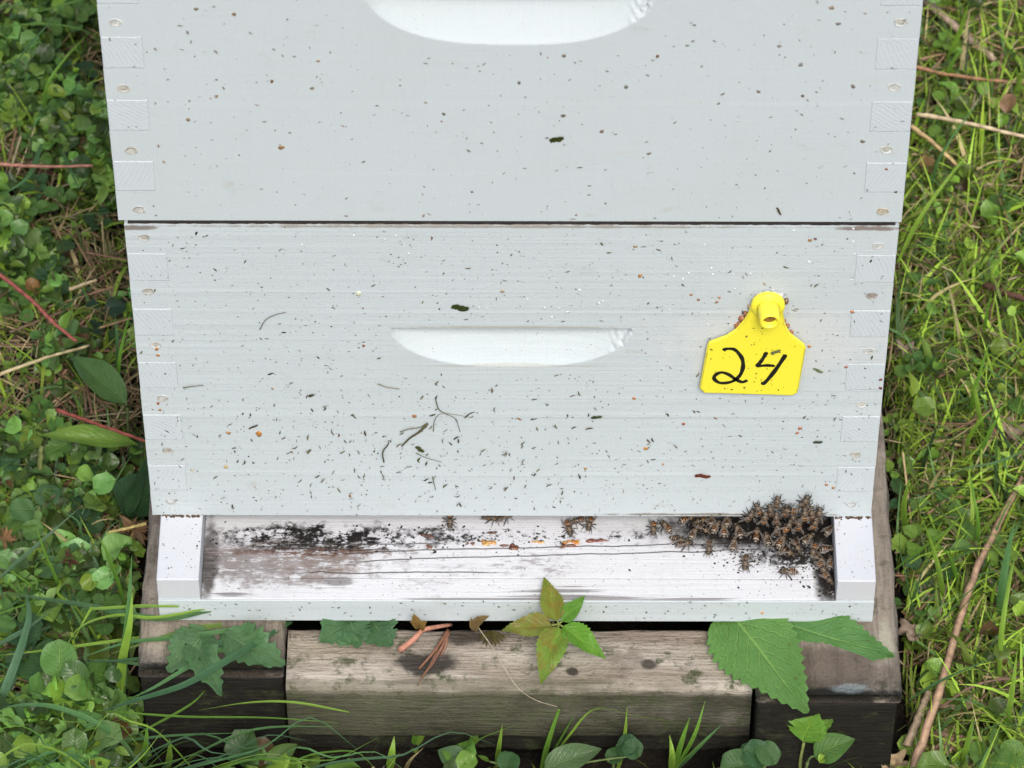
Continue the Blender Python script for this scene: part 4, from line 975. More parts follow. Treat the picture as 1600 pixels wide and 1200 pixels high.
# big moneywort leaves drawn one by one
def drawn(label, leaves, root_px, h0, stemc=(.12, .17, .06), name='round_leaved_plant', cat='plant', group=None, stems=True, zg=None):
    p = on_z(*root_px, GZ+h0); g_ = gh(p.x, p.y) if zg is None else zg; root = empty(name, (p.x, p.y, g_)); tag(root, label, cat, group)
    if stems: stem(root, [Vector((p.x, p.y, g_-.002)), Vector((p.x-.001, p.y+.001, (g_+p.z)/2)), p], .0011, .0009, stemc)
    for lf_ in leaves:
        (key, bx, by, z0, tx, ty, z1, col) = lf_[:8]; wd = lf_[8] if len(lf_) > 8 else 1; rl = lf_[9] if len(lf_) > 9 else 0
        b = on_z(bx, by, z0); t_ = on_z(tx, ty, z1); put_leaf(root, key, b, t_, col, rl, wd)
        if stems and (b-p).length > .003: stem(root, [p, (p+b)/2+Vector((0, 0, .002)), b], .0007, .0006, stemc)
    return root
drawn('bright green stack of round leaves at the bottom left, largest leaf upright', [
    ('round1', 95, 1055, -.068, 92, 998, -.048, (.13, .27, .075), 1.0), ('round0', 88, 1062, -.072, 52, 1092, -.078, (.14, .29, .06), 1.05, .2), ('heart0', 95, 1065, -.070, 108, 1108, -.074, (.24, .43, .05), .85), ('round2', 92, 1060, -.074, 45, 1025, -.080, (.06, .14, .045), 1.0), ('ovate0', 118, 1092, -.070, 130, 1056, -.062, (.12, .26, .05), 1.3)], (92, 1060), .05)
drawn('dull green round leaf pair left of the bright stack', [('round0', 42, 1030, -.085, 8, 1035, -.085, (.055, .12, .05)), ('round2', 44, 1032, -.085, 62, 1050, -.088, (.06, .13, .045)), ('heart1', 30, 985, -.08, 62, 1000, -.07, (.05, .115, .04))], (42, 1030), .035)
drawn('pale round leaf pair at the left edge of the bottom corner', [('round1', 8, 1120, -.075, 30, 1160, -.085, (.09, .18, .06), 1.1), ('round0', 45, 1150, -.085, 40, 1125, -.09, (.05, .11, .04)), ('ovate1', 60, 1160, -.09, 82, 1150, -.09, (.05, .11, .04), 1.2)], (20, 1135), .035)
drawn('dark leaf pair in front of the left stand block', [('ovate0', 90, 1140, -.09, 128, 1148, -.095, (.05, .11, .045), 1.3), ('heart0', 155, 1085, -.09, 165, 1112, -.09, (.05, .12, .04)), ('round1', 135, 1090, -.095, 150, 1125, -.1, (.06, .13, .04))], (120, 1130), .03)
# dock leaves
drawn('long arching dock leaf left of the lower box', [('ovate1', 198, 632, -.060, 112, 558, -.055, (.085, .17, .05), .72)], (199, 636), .05, name='dock_plant', cat='plant')
drawn('large dark dock leaf pressed against the lower box corner', [('ovate0', 214, 808, -.085, 228, 716, -.045, (.035, .085, .035), .95, .5), ('lance0', 190, 800, -.09, 232, 735, -.05, (.04, .09, .04), 1.6)], (205, 805), .02, name='dock_plant')
drawn('long yellow green leaf stalk lying left of the lower box', [('lance1', 215, 695, -.07, 60, 680, -.06, (.17, .29, .05), .75), ('torn0', 110, 690, -.075, 62, 720, -.08, (.10, .20, .04), .8)], (215, 697), .02, name='dock_plant')
# under the front edge: torn leaves on the stand
drawn('torn grey green leaf lying on the left end of the stand', [('torn1', 345, 990, -.0375, 446, 1040, -.035, (.09, .19, .08), .7), ('torn2', 330, 985, -.037, 262, 1050, -.036, (.10, .20, .09), .9), ('torn0', 300, 992, -.036, 346, 1088, -.034, (.09, .19, .08), .5)], (330, 975), .08, name='torn_leaf', stems=False, zg=-.037)
drawn('wrinkled green leaf tucked under the board left of the pink shoot', [('torn0', 560, 965, -.040, 500, 1003, -.038, (.08, .18, .075), 1.2), ('torn1', 575, 965, -.040, 612, 1010, -.041, (.07, .16, .07), 1.3), ('torn2', 545, 965, -.039, 560, 1012, -.040, (.08, .18, .075), 1.5)], (560, 968), .08, name='torn_leaf', stems=False, zg=-.044)
# big toothed leaves on the right
BG = (.12, .26, .065)
drawn('big toothed green leaf hanging down over the stand', [('flat0', 1134, 948, -.0380, 1262, 1114, -.0372, BG, .95, .0)], (1135, 966), .08, name='toothed_leaf', stems=False, zg=-.040, cat='leaf')
drawn('big toothed green leaf lying under the right corner of the board', [('flat1', 1226, 975, -.0378, 1398, 1026, -.0365, (.10, .235, .065), .85, 0)], (1228, 962), .08, name='toothed_leaf', stems=False, zg=-.040, cat='leaf')
# creeper sprig with five leaflets
cr = on_z(873, 975, -.022); root = empty('creeper_sprig', cr); tag(root, 'young creeper sprig with five toothed leaflets in front of the board', 'plant')
for (key, bx, by, z0, tx, ty, z1, col, wd) in [('saw0', 871, 970, -.020, 850, 902, -.010, (.20, .25, .035), .85), ('saw1', 878, 971, -.020, 914, 931, -.012, (.13, .30, .04), .85), ('saw2', 862, 977, -.020, 784, 985, -.020, (.20, .24, .045), .85), ('saw0', 872, 980, -.020, 845, 1070, -.030, (.18, .30, .045), .82), ('saw1', 879, 979, -.020, 946, 1030, -.028, (.14, .32, .035), .78)]:
    o_ = put_leaf(root, key, on_z(bx, by, z0), on_z(tx, ty, z1), col, VR.uniform(-.15, .15), wd)
    if col[0] > .16: o_.material_slots[0].link = 'OBJECT'; o_.material_slots[0].material = M['leaf_b']
for (tx, ty, z1) in [(871, 970, -.020), (878, 971, -.020), (862, 977, -.020), (872, 980, -.020), (879, 979, -.020)]: stem(root, [cr, on_z(tx, ty, z1)], .0006, .0005, (.25, .30, .08))
stem(root, [cr, on_z(868, 982, -.034), Vector((.02, -.030, -.043))], .0008, .0009, (.22, .22, .07))
# pink shoot, brown twigs
root = tag(empty('pink_shoot', on_z(700, 978, -.042)), 'pinkish curved shoot poking out under the board', 'shoot')
stem(root, [on_z(705, 976, -.042), on_z(680, 980, -.034), on_z(660, 985, -.032), on_z(645, 1000, -.034), on_z(624, 1016, -.040)], .0010, .0021, (.46, .22, .15))
for a_, b_ in (((655, 982), (643, 962)), ((652, 980), (640, 972)), ((658, 984), (668, 970)), ((652, 980), (646, 958))):
    put_leaf(root, 'lance0', on_z(*a_, -.031), on_z(*b_, -.020), (.32, .20, .07), 0, 1.6, 'bud_leaf')
root = tag(empty('brown_twig', on_z(698, 985, -.043)), 'splintered red brown twig bundle hanging over the beam', 'twig')
for (a_, b_, r_) in (((700, 985), (655, 1045), .0013), ((702, 988), (658, 1060), .0011), ((694, 990), (652, 1072), .0006), ((699, 992), (688, 1025), .0012), ((690, 1010), (662, 1055), .0010)):
    stem(root, [on_z(*a_, -.041), on_z((a_[0]+b_[0])/2+3, (a_[1]+b_[1])/2, -.040), on_z(*b_, -.044)], r_, r_*.5, jit((.20, .10, .065), .3), 'strand')
root = tag(empty('dry_bud', on_z(742, 972, -.03)), 'small dry brown bud at the board edge right of the pink shoot', 'bud')
for a_, b_ in (((738, 985), (748, 962)), ((742, 978), (765, 962)), ((742, 982), (736, 965)), ((740, 985), (752, 970))):
    put_leaf(root, 'ovate0', on_z(*a_, -.034), on_z(*b_, -.026), (.25, .17, .08), VR.uniform(-1, 1), .8, 'bud_leaf')
root = tag(empty('dry_fern_tip', on_z(770, 985, -.04)), 'withered olive leaf tuft left of the creeper sprig', 'withered leaf')
for k in range(9):
    a_ = math.radians(200+k*17); put_leaf(root, 'lance1', on_z(768, 985, -.041), on_z(768+26*math.cos(a_), 987-26*math.sin(a_), -.046), jit((.14, .12, .04), .3), VR.uniform(-.4, .4), .6, 'frond')
# thin pale thread hanging over the beam
root = tag(empty('pale_thread', on_z(745, 975, -.02)), 'thin pale dry thread arching over the mossy beam', 'dry thread')
stem(root, [on_z(744, 976, -.030), on_z(775, 1020, -.034), on_z(805, 1070, -.040), (on_z(835, 1093, -.05)), on_z(870, 1104, -.052)], .0003, .0002, (.42, .38, .28), 'strand')
# small leaves along the bottom edge
LB = (.07, .16, .05)
drawn('half-eaten bright leaf on a stalk below the big hanging leaf', [('torn0', 1254, 1158, -.075, 1276, 1105, -.055, (.15, .32, .04), 1.2), ('torn1', 1262, 1150, -.072, 1302, 1125, -.062, (.15, .30, .045), .8)], (1256, 1160), .045, name='chewed_plant', stemc=(.25, .30, .09))
drawn('spoon-shaped leaf with a bitten edge by the bottom of the stand', [('ovate0', 1272, 1182, -.08, 1336, 1155, -.070, (.10, .21, .05), 1.25)], (1262, 1190), .04, name='spoon_leaf_plant')
drawn('three broad dull green leaves at the bottom edge under the hanging leaf', [('round0', 1212, 1192, -.085, 1186, 1162, -.08, (.08, .17, .06), 1.0), ('heart0', 1190, 1195, -.088, 1150, 1180, -.088, (.06, .14, .05), 1.2), ('heart1', 1175, 1200, -.088, 1125, 1200, -.09, (.07, .15, .05), 1.1), ('heart2', 1195, 1188, -.088, 1160, 1170, -.08, (.05, .13, .05), 1.1)], (1195, 1195), .035)
drawn('pale grey green leaf flat at the bottom edge left of the centre blades', [('ovate1', 725, 1195, -.088, 684, 1172, -.085, (.10, .18, .08), 1.5)], (728, 1198), .03, name='pale_leaf_plant')
drawn('broad grey green leaf at the bottom edge below the middle of the beam', [('ovate2', 850, 1205, -.09, 940, 1170, -.082, (.10, .17, .07), .9), ('round0', 1000, 1180, -.085, 975, 1160, -.08, (.055, .13, .05), 1.1)], (850, 1206), .03, name='pale_leaf_plant')
drawn('small round dark leaves at the bottom edge right of centre', [('round1', 965, 1165, -.085, 998, 1168, -.082, (.045, .11, .045), 1.1), ('heart1', 950, 1190, -.09, 970, 1175, -.09, (.06, .14, .045))], (962, 1172), .03)
drawn('low round leaf at the bottom edge between two grass tufts', [('round2', 790, 1205, -.09, 800, 1175, -.085, (.055, .14, .045), 1.2), ('lance0', 765, 1190, -.09, 745, 1180, -.085, (.13, .25, .04), 1)], (790, 1204), .03)
# ---- right side plants
rosette(1480, 60, 4, 9, 'round', G3, 'bright two-leaved seedling by the upper right corner of the box', h=.045)
rosette(1480, 150, 5, 13, 'round', G3, 'bright round leaves beside the upper box at the right', h=.045)
rosette(1440, 170, 3, 14, 'ovate', G1, 'green leaf partly behind the upper box edge', h=.035)
rosette(1480, 195, 4, 8, 'round', G3, 'small light leaves under the pale straw at the right', h=.045)
rosette(1568, 310, 5, 9, 'heart', G1, 'low leaves near the right edge level with the box seam', h=.03)
rosette(1465, 360, 4, 12, 'ovate', G1, 'leafy sprig right of the seam under the long blade', h=.035)
rosette(1545, 408, 3, 8, 'ovate', G3, 'single pale leaf in the grass near the right edge', h=.04)
rosette(1440, 440, 6, 12, 'ovate', G1, 'leaves pressed against the right edge of the lower box', h=.035)
rosette(1425, 560, 6, 8, 'heart', G1, 'fine-leaved plant right of the yellow tag beside the box', h=.04)
rosette(1460, 545, 3, 15, 'ovate', G1, 'oval shaded leaf right of the thick pale stem', h=.03)
rosette(1395, 655, 6, 8, 'ovate', G3, 'light green seedling beside the timber right of the lower box', h=.035)
rosette(1405, 725, 4, 9, 'round', G3, 'three-leaved clover-like seedling beside the right timber', h=.035)
rosette(1410, 775, 3, 16, 'ovate', G2, 'dull leaf lying along the right timber', h=.03)
rosette(1470, 785, 4, 15, 'torn', G1, 'ragged leaf with holes right of the timber', h=.035)
rosette(1440, 835, 6, 14, 'torn', G3, 'bright ragged leaves crossed by a wide blade', h=.04)
rosette(1525, 845, 4, 17, 'ovate', G1, 'smooth pointed leaves next to the reed stalk', h=.04)
rosette(1450, 880, 4, 17, 'torn', G2, 'broad lobed leaf below the bright ragged leaves', h=.03)
rosette(1570, 865, 4, 9, 'heart', G3, 'small bright leaves right of the reed stalk', h=.035)
rosette(1420, 935, 4, 9, 'heart', G1, 'low leaves at the foot of the timber corner', h=.02)
rosette(1450, 960, 5, 8, 'ovate', G3, 'fine green sprig right of the timber corner', h=.03)
drawn('broad crinkled leaf pair in the lower right corner', [('heart0', 1548, 1175, -.09, 1528, 1200, -.085, (.13, .24, .05), 1.2), ('heart1', 1560, 1165, -.09, 1545, 1160, -.08, (.12, .22, .05), 1.3), ('heart2', 1565, 1185, -.09, 1605, 1178, -.085, (.14, .26, .06), 1.2), ('round0', 1550, 1178, -.088, 1572, 1205, -.085, (.12, .24, .05), 1.2)], (1556, 1180), .035)
# ---- long hand-placed grass blades
def blades(label, items, name='grass_tuft', group='long grass blades', cat='grass', part='blade', mat='blade'):
    b0 = on_z(*items[0][0][0][:2], items[0][0][0][2]); root = empty(name, (b0.x, b0.y, GZ)); tag(root, label, cat, group)
    for pts, w, col in items:
        P = spline([on_z(x, y, z) for x, y, z in pts], 6); m = MB(); ribbon(m, P, w, col, .3)
        obj(part, m, M[mat], root, origin=root.location)
    return root
gA, gB, gC = (.17, .34, .05), (.11, .24, .09), (.27, .43, .065)
blades('two upright cut grass blades in front of the left corner of the board', [
    ([(190, 1125, GZ), (193, 1030, -.06), (200, 960, -.015), (206, 868, .02)], .0050, gB), ([(186, 1125, GZ), (190, 1040, -.06), (202, 980, -.02), (207, 925, .0)], .0058, gC)])
blades('broad arching blade sweeping from the left edge along the bottom', [([(230, 1215, -.10), (180, 1150, -.07), (100, 1110, -.05), (40, 1102, -.05), (-30, 1112, -.07)], .0055, gB)])
blades('pale wide blade slanting from the left edge up to the dead flower', [([(-10, 912, -.07), (40, 870, -.05), (85, 830, -.04), (125, 793, -.03)], .0065, (.14, .23, .12))])
blades('thin blade with brown tip left of the bottom board', [([(98, 940, -.11), (85, 900, -.07), (68, 860, -.04), (56, 820, -.02)], .0028, gA)])
blades('slender blade leaning left above the upright cut blades', [([(195, 945, -.09), (180, 900, -.05), (165, 860, -.02), (150, 833, -.01)], .0034, gA)])
blades('bundle of long blades lying from under the board out to the left', [
    ([(445, 972, -.040), (330, 985, -.040), (200, 1000, -.05), (60, 1018, -.06), (-10, 1025, -.07)], .0040, gC),
    ([(430, 974, -.041), (330, 1010, -.036), (220, 1030, -.045), (120, 1035, -.06)], .0050, (.06, .14, .06)),
    ([(455, 972, -.042), (360, 1030, -.030), (290, 1070, -.035), (210, 1095, -.05), (150, 1115, -.07)], .0055, (.06, .145, .065)),
    ([(390, 972, -.042), (300, 985, -.036), (235, 1003, -.040), (172, 1022, -.05)], .0052, (.17, .25, .06)),
    ([(330, 955, -.028), (250, 968, -.03), (140, 948, -.04), (60, 935, -.06), (-10, 925, -.07)], .0050, (.10, .20, .08)),
    ([(320, 952, -.026), (240, 966, -.028), (180, 962, -.03), (120, 985, -.04), (90, 1050, -.06)], .0030, gC),
    ([(280, 948, -.02), (220, 948, -.025), (150, 952, -.03), (142, 952, -.032), (115, 1000, -.05)], .0034, gC),
    ([(400, 978, -.04), (300, 995, -.034), (200, 1005, -.04), (120, 1030, -.05)], .0046, gB),
    ([(300, 1058, -.05), (250, 1045, -.045), (190, 1035, -.05), (120, 1030, -.06)], .0045, (.11, .21, .09)),
    ([(420, 976, -.041), (300, 1040, -.035), (240, 1075, -.04), (195, 1095, -.06)], .0034, gB)])
blades('long thin blades crossing the dark left block of the stand', [
    ([(545, 1113, -.055), (460, 1098, -.05), (390, 1082+16, -.05), (310, 1110, -.07)], .0022, gC), ([(150, 1110, -.08), (280, 1120, -.07), (420, 1122, -.06), (530, 1130, -.06)], .0022, gA),
    ([(220, 1145, -.09), (300, 1100, -.07), (330, 1065, -.055)], .0028, gA), ([(300, 1180, -.09), (400, 1140, -.07), (530, 1135, -.06)], .0026, gB), ([(180, 1160, -.09), (270, 1150, -.075), (380, 1145, -.075)], .0030, gB)])
blades('two short cut stubs at the bottom edge left of centre', [([(225, 1200, GZ), (228, 1165, -.08), (230, 1130, -.06)], .0040, gA), ([(262, 1205, GZ), (265, 1180, -.09), (265, 1155, -.07)], .0042, gC)])
blades('angled blades between the round leaves at the bottom left', [([(-10, 1120, -.08), (20, 1050, -.06), (45, 970, -.05), (40, 925, -.05)], .0065, (.09, .18, .09)), ([(-5, 1010, -.07), (40, 985, -.06), (85, 950, -.05)], .0055, (.10, .19, .09)), ([(160, 1170, GZ), (215, 1090, -.07), (250, 1060, -.06)], .0030, gA), ([(60, 1175, -.10), (120, 1145, -.08), (190, 1130, -.07)], .0030, gC), ([(0, 1085, -.08), (50, 1092, -.075), (110, 1095, -.07)], .0040, gB)])
blades('wide blade rising to the top left corner', [([(0, 140, -.07), (40, 80, -.04), (75, 40, -.02), (105, 5, .0)], .0050, gB), ([(150, -5, .0), (80, 14, -.02), (30, 25, -.04)], .0050, gA), ([(5, 42, -.04), (60, 38, -.03), (110, 42, -.03), (150, 55, -.03)], .0030, gA)])
blades('bent thin blade along the left of the upper box', [([(70, 180, -.09), (72, 140, -.05), (95, 100, -.035), (140, 50, -.02)], .0028, gA), ([(65, 225, -.08), (45, 275, -.06), (5, 305, -.06)], .0036, gB), ([(85, 215, -.09), (110, 265, -.07), (125, 300, -.06)], .0025, gB)])
blades('thin upright blades between the dock leaf and the lower box', [([(195, 650, GZ), (185, 580, -.06), (195, 520, -.03), (205, 485, -.01)], .0026, gA), ([(180, 600, GZ), (183, 540, -.07), (180, 490, -.05)], .0024, gB)])
# right side
blades('widest light blade beside the upper box near the seam', [([(1404, 410, -.09), (1440, 340, -.05), (1490, 270, -.03), (1530, 225, -.02)], .0058, gC)])
blades('long thin blade lying across the right side level with the seam', [([(1412, 388, -.07), (1470, 382, -.05), (1540, 378, -.045), (1610, 370, -.05)], .0022, (.16, .27, .12))])
blades('wide blade slanting up from the right timber', [([(1400, 890, -.09), (1440, 860, -.06), (1480, 830, -.04), (1512, 796, -.02)], .0055, gA)])
blades('cut blades rising at the right of the timber', [([(1475, 955, GZ), (1468, 900, -.07), (1455, 850, -.04), (1437, 802, -.01)], .0042, gC), ([(1500, 940, GZ), (1490, 890, -.08), (1475, 860, -.06), (1420, 815, -.04)], .0036, gA), ([(1412, 830, -.11), (1412, 790, -.07), (1420, 748, -.04)], .0046, gC), ([(1525, 880, GZ), (1528, 820, -.07), (1520, 770, -.05), (1515, 735, -.04)], .0028, gA)])
blades('pair of blades in front of the reed stalk near the right edge', [([(1560, 985, GZ), (1565, 920, -.07), (1575, 860, -.04), (1586, 812, -.02)], .0056, gB), ([(1560, 1100, GZ), (1563, 1000, -.06), (1575, 920, -.03), (1586, 870, -.01)], .0040, gC)])
blades('tall bright blade in the lower right corner', [([(1500, 1215, GZ), (1512, 1160, -.07), (1522, 1117, -.03)], .0038, gC), ([(1570, 1150, GZ), (1580, 1090, -.06), (1590, 1012, -.02)], .0040, gC)])
blades('thick pale curved stem in the right grass', [([(1445, 592, GZ), (1450, 560, -.095), (1443, 535, -.085), (1430, 520, -.085)], .0060, (.20, .30, .07)), ([(1522, 1070, GZ), (1512, 1030, -.08), (1495, 1000, -.07), (1475, 985, -.08)], .0058, (.22, .28, .07))])
blades('sheaf of upright blades right of the lower box', [([(1515, 660, GZ), (1520, 620, -.08), (1535, 570, -.05), (1547, 530, -.03)], .0028, gA), ([(1512, 470, GZ), (1510, 430, -.08), (1495, 375, -.04)], .0026, gC), ([(1535, 540, GZ), (1540, 500, -.08), (1550, 455, -.05)], .0026, gA), ([(1540, 690, GZ), (1530, 650, -.08), (1518, 600, -.05), (1492, 610, -.03)], .0040, gC), ([(1520, 730, GZ), (1540, 690, -.08), (1570, 630, -.04)], .0036, gA), ([(1510, 720, GZ), (1512, 690, -.09), (1530, 660, -.06), (1550, 640, -.05)], .0030, gC)])
blades('two thin bright blades by the upper right corner of the box', [([(1480, 95, -.1), (1500, 50, -.06), (1515, 0, -.02)], .0040, gC), ([(1455, 290, -.1), (1475, 235, -.06), (1550, 130, -.02)], .0022, gB), ([(1590, 150, -.1), (1592, 125, -.08), (1586, 102, -.06)], .0040, gC), ([(1475, 130, -.1), (1490, 95, -.07), (1502, 78, -.06)], .0030, gA)])
blades('long dark thin blade leaning over the timber corner', [([(1432, 975, -.10), (1415, 900, -.05), (1405, 840, -.04), (1425, 770, -.04)], .0016, gB), ([(1600, 705, -.06), (1560, 722, -.06), (1500, 735, -.06), (1440, 762, -.07)], .0022, (.15, .25, .10)), ([(1420, 1095, -.09), (1480, 1060, -.07), (1560, 1025, -.06)], .0040, gB)])
for lbl, its in [('cut tuft with two stubs left of the centre of the beam', [([(645, 1175, GZ), (652, 1140, -.09), (672, 1088, -.065)], .0040, gA), ([(648, 1178, GZ), (668, 1130, -.085), (695, 1064, -.045)], .0040, gC)]),
                 ('thick cut stub below the middle of the beam', [([(735, 1175, GZ), (745, 1140, -.09), (762, 1100, -.065)], .0050, gC)]),
                 ('bent thin blade at the centre of the bottom edge', [([(715, 1200, GZ), (745, 1160, -.09), (775, 1145, -.08), (815, 1130, -.075)], .0026, gA), ([(775, 1200, GZ), (780, 1165, -.09), (785, 1132, -.07)], .0032, gC)]),
                 ('forked tuft of blades right of the creeper sprig', [([(845, 1205, GZ), (860, 1150, -.09), (886, 1074, -.05)], .0034, gA), ([(848, 1205, GZ), (880, 1150, -.09), (898, 1115, -.07)], .0036, gA), ([(850, 1205, GZ), (890, 1150, -.08), (932, 1108, -.055), (1000, 1120, -.05), (1140, 1140, -.07)], .0026, gC), ([(965, 1205, GZ), (975, 1160, -.09), (980, 1105, -.06)], .0032, gC)]),
                 ('fan of three blades at the bottom edge under the hanging leaf', [([(1052, 1205, GZ), (1065, 1160, -.08), (1078, 1120, -.06)], .0036, gA), ([(1055, 1205, GZ), (1085, 1150, -.07), (1102, 1095, -.05)], .0030, gA), ([(1057, 1205, GZ), (1095, 1165, -.075), (1130, 1130, -.06)], .0040, gB), ([(1048, 1210, GZ), (1050, 1180, -.09), (1046, 1148, -.08)], .0044, gC)]),
                 ('cut stub at the bottom edge below the splintered twigs', [([(608, 1210, GZ), (612, 1180, -.09), (616, 1150, -.08)], .0052, gC), ([(632, 1210, GZ), (640, 1190, -.09), (662, 1168, -.08)], .0026, (.35, .28, .15))])]:
    blades(lbl, its)
# ---- dead stems placed one by one
def stalk(label, pts, r, col, name='dry_stalk', cat='dry stem', group='dry stems on the ground', flat=.6, taper=.7):
    P = [on_z(x, y, z) for x, y, z in pts]; c0 = P[0].copy(); m = MB(); Q = spline(P, 8); n_ = len(Q)
    Q = [q+Vector((VR.uniform(-1, 1), VR.uniform(-1, 1), VR.uniform(-1, 1)))*r*.12 for q in Q]
    tube(m, Q, [r*(1+(taper-1)*i/(n_-1))*VR.uniform(.88, 1.1) for i in range(n_)], 8, 0, col, flat)
    for j in range(len(m.c)): m.c[j] = tuple(v*(.45, .9, 1.35, .8, 1.1, .55, 1.2, .75)[j % 8]*(1+.2*math.sin(j*.37)) for v in col)
    o = obj(name, m, M['litter'], origin=c0); o.location = c0; return tag(o, label, cat, group)
stalk('thick reddish brown reed stalk lying up the right side', [(1422, 1215, -.095), (1470, 1070, -.085), (1520, 905, -.085), (1560, 820, -.09), (1598, 745, -.095)], .0028, (.38, .25, .16), taper=.7)
stalk('pale split reed strip beside the reddish reed stalk', [(1418, 1165, -.11), (1440, 1110, -.105), (1452, 1080, -.10)], .0030, (.42, .32, .22))
stalk('thick tan stalk at the top edge right of the upper box', [(1440, -5, -.10), (1490, 40, -.095), (1556, 95, -.10)], .0042, (.42, .31, .23))
stalk('thin tan stem running right from the upper box near the top', [(1425, 103, -.09), (1490, 118, -.088), (1610, 132, -.09)], .0020, (.40, .22, .12))
stalk('pale straw running right below the thin tan stem', [(1432, 178, -.07), (1510, 192, -.07), (1610, 216, -.075)], .0022, (.60, .48, .30))
stalk('slanting straw behind the wide light blade', [(1422, 196, -.08), (1460, 225, -.08), (1512, 275, -.09)], .0022, (.52, .38, .18))
stalk('dark red brown bark piece on the right level with the handhold', [(1540, 445, -.095), (1570, 458, -.09), (1608, 468, -.09)], .0036, (.12, .06, .04))
stalk('pink brown stem at the left edge beside the upper box', [(-5, 256, -.06), (60, 260, -.06), (146, 259, -.06)], .0017, (.42, .20, .14))
stalk('red bramble stem slanting in from the left edge', [(-5, 425, -.05), (50, 470, -.045), (85, 505, -.045), (120, 534, -.05)], .0018, (.30, .09, .07), 'bramble_stem')
stalk('red thorny stem running into the lower box at the left', [(88, 640, -.045), (150, 662, -.04), (235, 692, -.04)], .0017, (.26, .07, .05), 'bramble_stem')
stalk('thorn on the red stem pointing up left', [(108, 645, -.043), (95, 630, -.035), (82, 617, -.03)], .0009, (.10, .05, .03), 'thorny_twig')
stalk('pale long straw at the left edge under the red bramble stem', [(-5, 587, -.07), (60, 563, -.065), (140, 540, -.07)], .0016, (.48, .40, .22))
stalk('short cut straw left of the lower box near its top', [(108, 452, -.075), (130, 445, -.072), (151, 437, -.07)], .0018, (.48, .38, .22))
stalk('brown cut stub standing left of the lower box', [(192, 712, -.10), (186, 680, -.07), (178, 655, -.05)], .0018, (.14, .11, .05))
stalk('green brown cut stalk near the ragged leaves', [(60, 780, -.11), (62, 740, -.08), (65, 697, -.06)], .0026, (.13, .16, .05), 'cut_stalk')
stalk('thin red twig crossing at the right of the timber corner', [(1410, 955, -.11), (1440, 985, -.11), (1465, 1015, -.11)], .0012, (.36, .17, .09))
stalk('wavy brown root crossing the reed stalk low on the right', [(1470, 1105, -.10), (1515, 1075, -.09), (1560, 1062, -.09), (1610, 1060, -.09)], .0012, (.22, .14, .10))
stalk('yellow tan stem pointing at the dead flower head', [(228, 818, -.045), (200, 825, -.045), (168, 832, -.05)], .0013, (.42, .34, .12))
# dead flower heads and curled dead leaves
def dead_head(x, y, h, s, label, col=(.33, .19, .10)):
    p = on_z(x, y, GZ+h); root = tag(empty('dead_flower', (p.x, p.y, gh(p.x, p.y))), label, 'dead flower', 'dead flower heads')
    stem(root, [Vector((p.x, p.y, GZ-.002)), p], .0008, .0008, (.2, .14, .07))
    for k in range(26):
        a = VR.uniform(0, 6.28); e = VR.uniform(-.7, .9); d = Vector((math.cos(a)*math.cos(e), math.sin(a)*math.cos(e), math.sin(e)))
        put_leaf(root, 'lance%d' % (k % 2), p, p+d*s*VR.uniform(.6, 1.1), jit(col, .35), VR.uniform(-1, 1), .9, 'petal')
dead_head(208, 826, .05, .012, 'brown shrivelled flower head beside the bottom board corner')
dead_head(5, 842, .05, .009, 'small brown flower head at the left edge')
dead_head(108, 875, .045, .008, 'reddish dry flower husks left of the bottom board', (.16, .08, .06))
def dead_leaf(x, y, s, label, col, h=.02, crump=.5):
    p = on_z(x, y, GZ+h); m = MB(); n = 12; vs = []; uv = []
    ph = [VR.uniform(0, 6) for _ in range(4)]
    for i in range(n+1):
        for k in range(n+1):
            u, v = i/n*2-1, k/n*2-1; r_ = max(abs(u), abs(v)); l = math.hypot(u, v) or 1; u2, v2 = u*r_/l, v*r_/l
            ed = 1+.25*math.sin(math.atan2(v, u)*5+ph[0])*r_
            vs.append(Vector((u2*s*ed, v2*s*.8*ed, s*crump*(math.sin(u2*4+ph[1])*.5+math.sin(v2*5+ph[2])*.4+.3*math.sin(u2*9+v2*7+ph[3]))))); uv.append((i/n, k/n))
    m.add(vs, [(i*(n+1)+k, (i+1)*(n+1)+k, (i+1)*(n+1)+k+1, i*(n+1)+k+1) for i in range(n) for k in range(n)], 0, col, uv)
    o = obj('dead_leaf', m, M['litter']); o.location = p; tag(o, label, 'dead leaf', 'dead curled leaves')
dead_leaf(1577, 668, .010, 'curled grey brown dead leaf near the right edge', (.22, .17, .12), .03)
dead_leaf(1495, 1095, .011, 'pale brown crumpled leaf behind the reed stalk', (.40, .28, .20), .015)
dead_leaf(1478, 1165, .013, 'pinkish brown crumpled leaves at the foot of the reed stalk', (.38, .24, .17), .015)
dead_leaf(1390, 1190, .010, 'tan curled leaf at the bottom edge right of the stand', (.45, .34, .20), .015)
dead_leaf(1425, 985, .009, 'grey dead leaf at the right timber corner', (.25, .19, .14), .03)
dead_leaf(1415, 545, .007, 'small grey dead leaf right of the lower box', (.22, .17, .13), .03)
